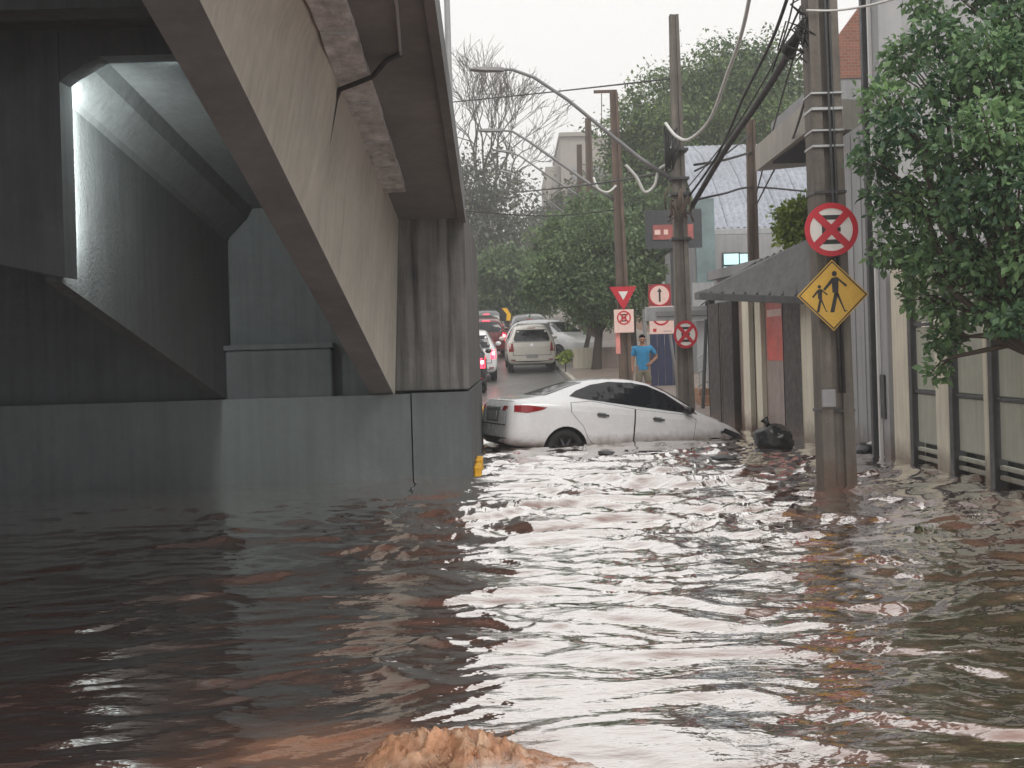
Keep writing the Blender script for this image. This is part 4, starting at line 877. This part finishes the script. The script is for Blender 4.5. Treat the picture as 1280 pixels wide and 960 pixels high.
def sedan_detail(t, body, dec, pm, lit, bvh):
    for side in ('right', 'left'):
        d1 = [(1.42, .36), (2.02, .34), (2.02, .985), (1.30, 1.05), (.98, 1.0), (.99, .86), (1.20, .66), (1.28, .50)]
        d2 = [(2.045, .34), (3.02, .36), (3.04, .62), (3.07, .90), (2.9, .955), (2.045, .983)]
        w1 = [(1.985, 1.035), (1.965, 1.385), (1.66, 1.375), (1.36, 1.305), (1.10, 1.19), (.985, 1.105), (1.16, 1.08)]
        w2 = [(2.075, 1.03), (2.05, 1.388), (2.30, 1.365), (2.60, 1.265), (2.86, 1.125), (3.02, 1.0), (2.9, .99)]
        for d_, w_ in ((d1, w1), (d2, w2)):
            seam = [(sum(p[0] for p in d_) / len(d_) + (u - sum(p[0] for p in d_) / len(d_)) * 1.022, sum(p[1] for p in d_) / len(d_) + (v - sum(p[1] for p in d_) / len(d_)) * 1.022) for u, v in d_]
            dr = dec('door', d_, side, .007, pm); dec('door_seam', seam, side, .0035, M['black'], dr)
            xh = (d_[1][0] - .62 if d_ is d1 else 2.33), .845
            hp = [(xh[0], xh[1]), (xh[0] + .19, xh[1] - .008), (xh[0] + .19, xh[1] + .022), (xh[0], xh[1] + .03)]
            dec('handle_recess', [(xh[0] + .02, xh[1] - .03), (xh[0] + .15, xh[1] - .035), (xh[0] + .15, xh[1] + .045), (xh[0] + .02, xh[1] + .05)], side, .009, M['greyhigh'], dr)
            dec('door_handle', hp, side, .032, M['darksteel'], dr, thick=.02)
        dec('window', w1, side, .008, M['glass']); dec('window', w2, side, .008, M['glass'])
        dec('door_pillar', [(1.97, 1.037), (2.09, 1.03), (2.065, 1.388), (1.95, 1.385)], side, .013, M['glass'])
        dec('quarter_window', [(2.885, 1.128), (3.03, 1.0), (3.13, .985), (3.02, 1.06)], side, .0085, M['black'])
        dec('tail_light', [(.02, .80), (.30, .80), (.52, .86), (.60, .905), (.30, .915), (.03, .89)], side, .008, TL_OFF)
        dec('sill_trim', [(1.38, .262), (3.0, .262), (3.0, .285), (1.38, .285)], side, .006, M['black'])
        dec('indicator', [(3.52, .71), (3.56, .71), (3.56, .755), (3.52, .755)], side, .008, M['darksteel'])
        hit = bvh.ray_cast(Vector((2.98, -3 if side == 'right' else 3, 1.0)), Vector((0, 1 if side == 'right' else -1, 0)))[0]
        s = -1 if side == 'right' else 1
        bm = bmesh.new(); bmesh.ops.create_uvsphere(bm, u_segments=12, v_segments=8, radius=1)
        for v in bm.verts: v.co = Vector((2.93 + v.co.x * .085, hit.y + s * .10 + v.co.y * .10, 1.035 + v.co.z * .065))
        mm = MB().bm(bm).build('mirror', M['black'], t, True, world=False)
        dec('fog_lamp', [(3.85, .50), (4.02, .52), (4.0, .58), (3.84, .57)], side, .008, M['black'])
        dec('headlight', [(3.55, .735), (3.98, .60), (4.08, .62), (3.92, .72), (3.6, .80)], side, .008, M['glass'])
    dec('rear_window', [(-.50, 1.085), (.50, 1.085), (.42, 1.33), (-.42, 1.33)], 'rear', .008, M['glass'])
    dec('windscreen', [(-.62, 1.06), (.62, 1.06), (.50, 1.38), (-.50, 1.38)], 'front', .008, M['glass'])
    bt_ = dec('boot_lid', [(-.58, .60), (.58, .60), (.60, .95), (-.60, .95)], 'rear', .006, pm)
    dec('lid_seam', [(-.595, .585), (.595, .585), (.615, .965), (-.615, .965)], 'rear', .003, M['black'], bt_)
    for s in (1, -1): dec('tail_light', [(s * .44, .815), (s * .58, .81), (s * .60, .88), (s * .46, .88)], 'rear', .012, TL_OFF)
    dec('plate_recess', [(-.30, .63), (.30, .63), (.33, .82), (-.33, .82)], 'rear', .008, M['lampgrey'])
    dec('number_plate', [(-.20, .66), (.20, .66), (.20, .79), (-.20, .79)], 'rear', .014, PLATE)
    dec('chrome_strip', [(-.36, .825), (.36, .825), (.36, .85), (-.36, .85)], 'rear', .012, CHROME)
    dec('bumper_trim', [(-.55, .30), (.55, .30), (.62, .40), (-.62, .40)], 'rear', .008, M['black'])
    dec('grille', [(-.35, .45), (.35, .45), (.35, .58), (-.35, .58)], 'front', .008, M['black'])
    dec('bonnet_edge', [(3.55, -.70), (4.03, -.45), (4.03, .45), (3.55, .70), (3.53, .66), (3.99, .43), (3.99, -.43), (3.53, -.66)], 'top', .006, M['black'])
SEDAN = dict(kind='sedan', ax=(.95, 3.45), ar=.345, wr=.30, hw=.84, detail=sedan_detail, st=[
    (0.00, .42, .70, .80, .56, .55, .44), (.04, .32, .84, .92, .68, .66, .54), (.10, .27, .925, .985, .74, .72, .58), (.30, .25, .96, 1.015, .80, .78, .58), (.62, .24, .975, 1.075, .83, .81, .545),
    (.95, .22, .985, 1.235, .84, .82, .53), (1.35, .21, .99, 1.395, .845, .825, .545), (1.9, .20, .985, 1.47, .845, .825, .56), (2.4, .20, .97, 1.445, .845, .825, .555), (2.85, .20, .945, 1.265, .845, .82, .555),
    (3.22, .21, .915, 1.03, .84, .81, .58), (3.55, .22, .86, .955, .83, .79, .60), (3.88, .26, .74, .84, .78, .73, .56), (4.10, .33, .60, .70, .64, .60, .46), (4.19, .42, .53, .60, .46, .44, .34)])
def hatch_detail(t, body, dec, pm, lit, bvh):
    tl = TL_ON if lit else TL_OFF
    dec('rear_window', [(-.57, 1.06), (.57, 1.06), (.60, 1.14), (.50, 1.44), (-.50, 1.44), (-.60, 1.14)], 'rear', .008, M['glass'])
    tg = dec('tailgate', [(-.62, .60), (.62, .60), (.64, 1.03), (-.64, 1.03)], 'rear', .005, pm)
    dec('tailgate_seam', [(-.635, .585), (.635, .585), (.655, 1.045), (-.655, 1.045)], 'rear', .0025, M['black'], tg)
    for s in (1, -1):
        li = dec('tail_light', [(s * .60, .72), (s * .765, .72), (s * .765, 1.0), (s * .63, 1.0)], 'rear', .010, tl)
        if lit: dec('brake_lamp', [(s * .65, .84), (s * .73, .84), (s * .73, .93), (s * .65, .93)], 'rear', .014, TL_HOT, li)
        dec('reflector', [(s * .55, .42), (s * .70, .42), (s * .70, .46), (s * .55, .46)], 'rear', .010, TL_OFF)
    dec('bumper_trim', [(-.60, .30), (.60, .30), (.66, .40), (-.66, .40)], 'rear', .008, M['black'])
    dec('number_plate', [(-.20, .50), (.20, .50), (.20, .62), (-.20, .62)], 'rear', .012, PLATE)
    dec('badge', [(-.05, .90), (.05, .90), (.05, .98), (-.05, .98)], 'rear', .010, CHROME)
    hb = dec('high_brake_lamp', [(-.14, 1.475), (.14, 1.475), (.14, 1.50), (-.14, 1.50)], 'rear', .010, tl)
    for side in ('right', 'left'):
        dec('window', [(.30, 1.06), (1.30, 1.04), (1.30, 1.44), (.60, 1.46), (.38, 1.30)], side, .008, M['glass']); dec('window', [(1.37, 1.04), (2.72, 1.0), (2.25, 1.42), (1.37, 1.44)], side, .008, M['glass'])
        for d_ in ([(1.02, .42), (1.32, .34), (1.32, 1.02), (.95, 1.03)], [(1.345, .34), (2.42, .34), (2.62, .95), (1.345, 1.02)]):
            dr = dec('door', d_, side, .006, pm); dec('door_handle', [(d_[1][0] - .25 if d_[0][0] < 1.2 else 1.42, .86), (d_[1][0] - .08 if d_[0][0] < 1.2 else 1.6, .86), (d_[1][0] - .08 if d_[0][0] < 1.2 else 1.6, .89), (d_[1][0] - .25 if d_[0][0] < 1.2 else 1.42, .89)], side, .02, M['black'], dr)
        dec('headlight', [(3.35, .72), (3.68, .64), (3.7, .74), (3.4, .85)], side, .008, M['white'])
        s = -1 if side == 'right' else 1
        bm = bmesh.new(); bmesh.ops.create_uvsphere(bm, u_segments=10, v_segments=6, radius=1)
        for v in bm.verts: v.co = Vector((2.5 + v.co.x * .08, s * .92 + v.co.y * .10, 1.07 + v.co.z * .075))
        MB().bm(bm).build('mirror', pm, t, True, world=False)
    dec('windscreen', [(-.62, 1.08), (.62, 1.08), (.50, 1.46), (-.50, 1.46)], 'front', .008, M['glass'])
HST = [(0.00, .44, .76, .84, .62, .61, .55), (.04, .33, .90, 1.02, .75, .73, .60), (.10, .28, .96, 1.26, .80, .77, .565), (.22, .25, .98, 1.46, .82, .80, .54), (.42, .23, .985, 1.56, .83, .81, .545), (.85, .21, .985, 1.605, .84, .82, .56),
       (1.6, .2, .975, 1.61, .84, .82, .57), (2.15, .2, .965, 1.53, .84, .82, .56), (2.65, .2, .95, 1.27, .84, .81, .56), (2.98, .21, .92, 1.04, .83, .80, .58), (3.35, .23, .85, .95, .81, .77, .60), (3.66, .29, .72, .80, .74, .70, .54), (3.81, .36, .60, .66, .60, .57, .44)]
HATCH = dict(kind='hatch', ax=(.62, 3.02), ar=.345, wr=.30, hw=.835, detail=hatch_detail, st=HST)
SUV = dict(kind='suv', ax=(.66, 3.2), ar=.39, wr=.345, hw=.87, detail=hatch_detail, st=[(x * 1.06, b_ + .1, s_ + .10, t_ + .10, w * 1.04, a_ * 1.04, c_ * 1.10) for x, b_, s_, t_, w, a_, c_ in HST])
P_WHITE = paint('white_car_paint', (.80, .81, .83), tide=.14); P_WARM = paint('ivory_car_paint', (.76, .72, .65)); P_SILV = paint('silver_car_paint', (.66, .67, .68)); P_BLK = paint('black_car_paint', (.02, .02, .024)); P_RED = paint('dark_red_car_paint', (.16, .02, .025)); P_GREY = paint('grey_car_paint', (.12, .125, .13))
# flooded sedan: nose down, rear wheel just clear
yaw, pit = R(18), R(6.6)
Rm = Euler((0, pit, yaw)).to_matrix(); rw = Vector((.80, 22.5, -.045)); loc = rw - Rm @ Vector((.95, -.72, .30)) * 1.05
car('flooded_sedan', 'white sedan stranded nose down in the flood beside the overpass', 'car', SEDAN, P_WHITE, loc, yaw, pit).scale = (1.05, 1.05, 1.05)
# queue on the hill (front of each car points uphill)
G = 'cars queued up the hill'
def hill(label, cat, spec, pm, px, Y_, lit=True, yaw=R(92), name='queued_car'): return car(name, label, cat, spec, pm, (px, Y_, gz(Y_) + .01), yaw, -math.atan(.055), lit, G)
van = hill('ivory white hatchback with unlit tail lights waiting in the right lane of the hill', 'car', HATCH, P_WARM, .70, 47, False)
hill('dark hatchback with red tail light half hidden by the overpass, lowest in the queue', 'car', HATCH, P_BLK, -1.50, 39)
hill('white hatchback with lit red tail light just ahead of the lowest dark car', 'car', HATCH, P_WHITE, -1.24, 43.4)
hill('white roofed car mostly hidden at the overpass edge, above the white hatchback', 'car', HATCH, P_WHITE, -1.85, 49.5)
hill('dark red car with glowing brake lights left of the ivory hatchback', 'car', HATCH, P_RED, -.95, 56)
hill('dark tall car with pale roof at the very top of the left lane', 'car', SUV, P_GREY, -1.10, 66)
hill('dark sport utility car directly ahead of the ivory hatchback', 'car', SUV, P_GREY, .78, 56.4, False)
car('turning_car', 'silver car turned sideways behind the ivory hatchback with front wheel showing', 'car', HATCH, P_SILV, (.30, 53.95, gz(52.5) + .03), R(-48), 0, False, G)

# ------------------------------------------------------------- man in blue
mn = thing('person', 'man in blue t-shirt and khaki shorts with one hand on his hip, watching the flood', 'person', (hx(804, 33.5), 33.5, gz(33.5) + .138))
mn.scale = (.93, .93, .93)
def skinmesh(verts, edges, lev=2):
    me = bpy.data.meshes.new('s'); me.from_pydata([v[:3] for v in verts], edges, []); o = bpy.data.objects.new('s', me); COL.objects.link(o)
    md = o.modifiers.new('k', 'SKIN'); md.use_smooth_shade = True
    for i, v in enumerate(verts):
        d = me.skin_vertices[0].data[i]; d.radius = (v[3], v[4] if len(v) > 4 else v[3]); d.use_root = (i == 0)
    sb = o.modifiers.new('u', 'SUBSURF'); sb.levels = sb.render_levels = lev
    out = evaluated(o); bpy.data.objects.remove(o); out.shade_smooth(); return out
# x to the photo's right, y away from the viewer (he faces the viewer, a little to his right), z up
sx = 1
BV = [(0, 0, .93, .15, .11), (0, 0, 1.10, .145, .10), (0, .01, 1.28, .165, .11), (0, .02, 1.42, .13, .09), (0, .015, 1.50, .055), (0, -.005, 1.555, .055), (0, -.015, 1.62, .085, .095), (0, -.012, 1.70, .072, .085),
      (-.20, .02, 1.41, .062), (-.25, .02, 1.14, .047), (-.26, -.04, .90, .036), (-.262, -.06, .84, .040, .022),
      (.20, .02, 1.41, .062), (.37, .07, 1.18, .047), (.20, -.06, 1.03, .036), (.165, -.09, 1.01, .036, .024),
      (-.10, 0, .86, .095), (-.115, 0, .50, .065), (-.12, .03, .12, .045), (-.125, -.03, .045, .045, .035), (-.13, -.15, .03, .04, .025),
      (.10, 0, .86, .095), (.13, -.01, .50, .065), (.15, .03, .12, .045), (.16, -.03, .045, .045, .035), (.18, -.15, .03, .04, .025)]
BE = [(0, 1), (1, 2), (2, 3), (3, 4), (4, 5), (5, 6), (6, 7), (3, 8), (8, 9), (9, 10), (10, 11), (3, 12), (12, 13), (13, 14), (14, 15), (0, 16), (16, 17), (17, 18), (18, 19), (19, 20), (0, 21), (21, 22), (22, 23), (23, 24), (24, 25)]
def fingers(pal, d, side, curl):                      # four fingers and a thumb rooted in the palm
    d = Vector(d).normalized(); s = Vector(side).normalized(); n = d.cross(s)
    for i, (o, l_) in enumerate(((-.028, .070), (-.009, .080), (.010, .075), (.028, .060))):
        k = len(BV); p = Vector(BV[pal][:3]) + s * o + d * .035
        for j, f in enumerate((0, .5, 1)): q = p + d * l_ * f + n * curl * f * f; BV.append((*q, .009 - .0015 * j))
        BE.extend([(pal, k), (k, k + 1), (k + 1, k + 2)])
    k = len(BV); p = Vector(BV[pal][:3]) - s * .035
    for j, f in enumerate((0, 1)): q = p + (d * .7 - s * .6) * .05 * f; BV.append((*q, .011 - .002 * j))
    BE.extend([(pal, k), (k, k + 1)])
fingers(11, (0, -.1, -1), (0, 1, 0), .02); fingers(15, (-1, -.3, -.25), (0, .2, 1), .02)
link('body', skinmesh(BV, BE), mn).data.materials.append(M['skin'])
SV = [(0, 0, .80, .180, .138), (0, 0, .92, .180, .135), (0, 0, 1.08, .175, .128), (0, .01, 1.27, .192, .135), (0, .02, 1.415, .155, .112), (0, .018, 1.465, .085, .08), (-.20, .02, 1.415, .085), (-.245, .02, 1.20, .072), (.20, .02, 1.415, .085), (.335, .06, 1.235, .072)]
link('shirt', skinmesh(SV, [(0, 1), (1, 2), (2, 3), (3, 4), (4, 5), (4, 6), (6, 7), (4, 8), (8, 9)]), mn).data.materials.append(M['blueshirt'])
TV = [(0, 0, .95, .168, .125), (0, 0, .88, .17, .125), (-.10, 0, .84, .118), (-.118, 0, .50, .098), (.10, 0, .84, .118), (.132, -.008, .50, .098)]
link('shorts', skinmesh(TV, [(0, 1), (1, 2), (2, 3), (1, 4), (4, 5)]), mn).data.materials.append(M['khaki'])
bm = bmesh.new(); bmesh.ops.create_uvsphere(bm, u_segments=14, v_segments=10, radius=1)
for v in bm.verts: v.co = Vector((v.co.x * .083, .012 + v.co.y * .092, 1.70 + v.co.z * .075))
bmesh.ops.delete(bm, geom=[f for f in bm.faces if f.calc_center_median().z < 1.70 + .25 * (f.calc_center_median().y * -5)], context='FACES')
MB().bm(bm).build('hair', M['hair'], mn, True, world=False)
b = MB()
for s in (1, -1):
    b.box(s * .033 - .014, s * .033 + .014, -.108, -.098, 1.637, 1.649)
b.build('eyes', M['hair'], mn, world=False)
MB().hexa([(-.016, -.10, 1.598), (.016, -.10, 1.598), (.01, -.09, 1.64), (-.01, -.09, 1.64)], [(-.012, -.13, 1.598), (.012, -.13, 1.598), (.006, -.112, 1.64), (-.006, -.112, 1.64)]).build('nose', M['skin'], mn, world=False)
MB().box(-.026, .026, -.106, -.097, 1.572, 1.579).build('mouth', M['redposter'], mn, world=False)
for s in (1, -1): MB().bevbox(s * .085 - .012, s * .085 + .012, -.02, .02, 1.595, 1.655, .006).build('ear', M['skin'], mn, world=False)
for x, y in ((-.13, -.07), (.17, -.07)): MB().bevbox(x - .05, x + .05, y - .13, y + .12, 0, .075, .03).build('shoe', M['darksteel'], mn, world=False)
# pink notice hung beside the crossarm pole
c = at(773, 429, 37.2); tag(MB().bevbox(c.x - .07, c.x + .05, 37.2, 37.24, c.z - .28, c.z + .28, .004).build('notice_strip', mat('pink_notice', (.72, .28, .25), .6, .15, 4, 0)), 'narrow pink notice strip on the left of the crossarm pole', 'notice')

# ------------------------------------------------------------- bags, debris, splash
def blob(name, c, rx, ry, rz_, m, parent=None, amp=.18, seed=0, lev=4):
    bm = bmesh.new(); bmesh.ops.create_icosphere(bm, subdivisions=lev, radius=1)
    for v in bm.verts:
        d = v.co.normalized(); f = 1 + amp * pnoise(d * 1.6 + Vector((seed, 0, 0))) + amp * .5 * abs(pnoise(d * 4 + Vector((0, seed, 0)))) + amp * .25 * abs(pnoise(d * 9 + Vector((0, seed, 3))))
        v.co = Vector((c[0] + d.x * rx * f, c[1] + d.y * ry * f, c[2] + d.z * rz_ * f))
    return MB().bm(bm).build(name, m, parent, True)
c = at(966, 548, 20.65); bg_ = thing('rubbish_bag', 'tied black bin bag floating at the shop front beyond the near pole', 'rubbish bag', (c.x, c.y, 0))
blob('bag', (c.x, c.y, .13), .30, .26, .21, M['bag'], bg_, .2, 3)
b = MB(); b.tube([(c.x - .05, c.y, .30), (c.x - .08, c.y - .02, .37), (c.x - .12, c.y, .43)], [.06, .03, .07], 7); b.build('knot', M['bag'], bg_, True)
c = at(1084, 566, 19.2); tag(blob('rubbish_bag', (c.x, c.y, .03), .16, .2, .11, M['bag'], None, .25, 9, 3), 'small black plastic bag caught at the foot of the grey building', 'rubbish bag')
tag(blob('plastic_scrap', (c.x + .08, c.y - .05, .13), .09, .06, .03, M['white'], None, .3, 5, 2), 'white plastic scrap lying on the small bag by the grey building', 'litter')
for px, py, w, lb in ((757, 566, .12, 'dark floating lump just in front of the sedan doors'), (905, 572, .16, 'low dark scrap adrift between sedan and near pole')):
    c = wat(px, py + 2); Y_ = c.y; tag(blob('floating_debris', (c.x, Y_, .02), w, .12, .035, M['darksteel'], None, .3, px, 3), lb, 'debris', 'debris adrift near the sedan')
# brown splash thrown up at the bottom of the view
nx, ny = 150, 80; vs = []; fs = []
for j in range(ny):
    for i in range(nx):
        x = -.80 + 1.55 * i / (nx - 1); y = 4.55 + .95 * j / (ny - 1)
        e = math.exp(-((x + .20) / .26) ** 2 - ((y - 5.02) / .17) ** 2) + .62 * math.exp(-((x - .12) / .30) ** 2 - ((y - 4.92) / .15) ** 2) + .4 * math.exp(-((x + .40) / .13) ** 2 - ((y - 5.0) / .1) ** 2)
        p = Vector((x * 5, y * 5, 0)); w = Vector((pnoise(p), pnoise(p + Vector((9, 2, 1))), 0)) * .5
        g = 1 - abs(pnoise(p * 1.5 + w * 1.4)) * 1.6; h = 1 - abs(pnoise(p * 3.7 + w * 3 + Vector((3, 1, 0)))) * 1.6; f = 1 - abs(pnoise(p * 9 + w * 6)) * 1.6
        z = .086 * e * (.8 + .62 * g + .45 * h + .30 * f) + .012 * h * min(1, e * 2.5) - .028
        f = pnoise(p * 3); g = pnoise(p * 2 + Vector((5, 5, 0)))
        vs.append((x - .09 + .03 * f * e, y + .03 * g * e, z))
for j in range(ny - 1):
    for i in range(nx - 1): a = j * nx + i; fs.append((a, a + 1, a + nx + 1, a + nx))
spm = mat('churned_muddy_water', (.42, .215, .12), .15, .4, 9, .6, 60)
nn_ = spm.node_tree.nodes; ll = spm.node_tree.links                     # thin, see-through fringe where the crest runs out
ge = nn_.new('ShaderNodeNewGeometry'); sz = nn_.new('ShaderNodeSeparateXYZ'); ll.new(ge.outputs['Position'], sz.inputs[0])
nt_ = nn_.new('ShaderNodeTexNoise'); nt_.inputs['Scale'].default_value = 22; nt_.inputs['Detail'].default_value = 6; ll.new(ge.outputs['Position'], nt_.inputs['Vector'])
ma = nn_.new('ShaderNodeMath'); ma.operation = 'MULTIPLY_ADD'; ll.new(nt_.outputs[0], ma.inputs[0]); ma.inputs[1].default_value = .07; ll.new(sz.outputs['Z'], ma.inputs[2])
mr_ = nn_.new('ShaderNodeMapRange'); ll.new(ma.outputs[0], mr_.inputs[0]); mr_.inputs[1].default_value = .04; mr_.inputs[2].default_value = .15; ll.new(mr_.outputs[0], nn_['Principled BSDF'].inputs['Alpha'])
cr = nn_.new('ShaderNodeMix'); cr.data_type = 'RGBA'; pb = nn_['Principled BSDF']; old = pb.inputs['Base Color'].links[0].from_socket; ll.new(old, cr.inputs[6]); cr.inputs[7].default_value = (.66, .46, .32, 1)
nt2 = nn_.new('ShaderNodeTexNoise'); nt2.inputs['Scale'].default_value = 13; nt2.inputs['Detail'].default_value = 8; ll.new(ge.outputs['Position'], nt2.inputs['Vector'])
m2 = nn_.new('ShaderNodeMapRange'); ll.new(nt2.outputs[0], m2.inputs[0]); m2.inputs[1].default_value = .5; m2.inputs[2].default_value = .72; ll.new(m2.outputs[0], cr.inputs[0]); ll.new(cr.outputs[2], pb.inputs['Base Color'])
b = MB(); b.add(vs, fs)
for i in range(420):                                  # droplets
    x = rng.normal(-.22, .17); y = rng.normal(5.02, .10); z = abs(rng.normal(0, .018)) + .10 * math.exp(-((x + .22) / .27) ** 2); r = .0022 + .007 * rng.random() ** 4
    b.add([(x + r, y, z), (x - r, y, z), (x, y + r, z), (x, y - r, z), (x, y, z + r * 1.3), (x, y, z - r)], [(0, 2, 4), (2, 1, 4), (1, 3, 4), (3, 0, 4), (2, 0, 5), (1, 2, 5), (3, 1, 5), (0, 3, 5)])
sp = b.build('muddy_splash', spm, None, True); tag(sp, 'orange brown crest of churned muddy water at the bottom edge', 'splash', None, 'stuff')

# ------------------------------------------------------------- damp air
def hazebox():
    m = bpy.data.materials.new('damp_air'); m.use_nodes = True; n = m.node_tree.nodes; l = m.node_tree.links
    n.remove(n['Principled BSDF']); v = n.new('ShaderNodeVolumePrincipled'); v.inputs['Color'].default_value = (.93, .94, .95, 1)
    v.inputs['Density'].default_value = .0026; v.inputs['Anisotropy'].default_value = 0.2
    l.new(v.outputs[0], n['Material Output'].inputs['Volume'])
    b = MB(); b.box(-905, 905, -85, 1205, -1.6, 26); tag(b.build('haze', m), 'thin grey rain haze over the street and trees', 'haze', None, 'stuff')
hazebox()
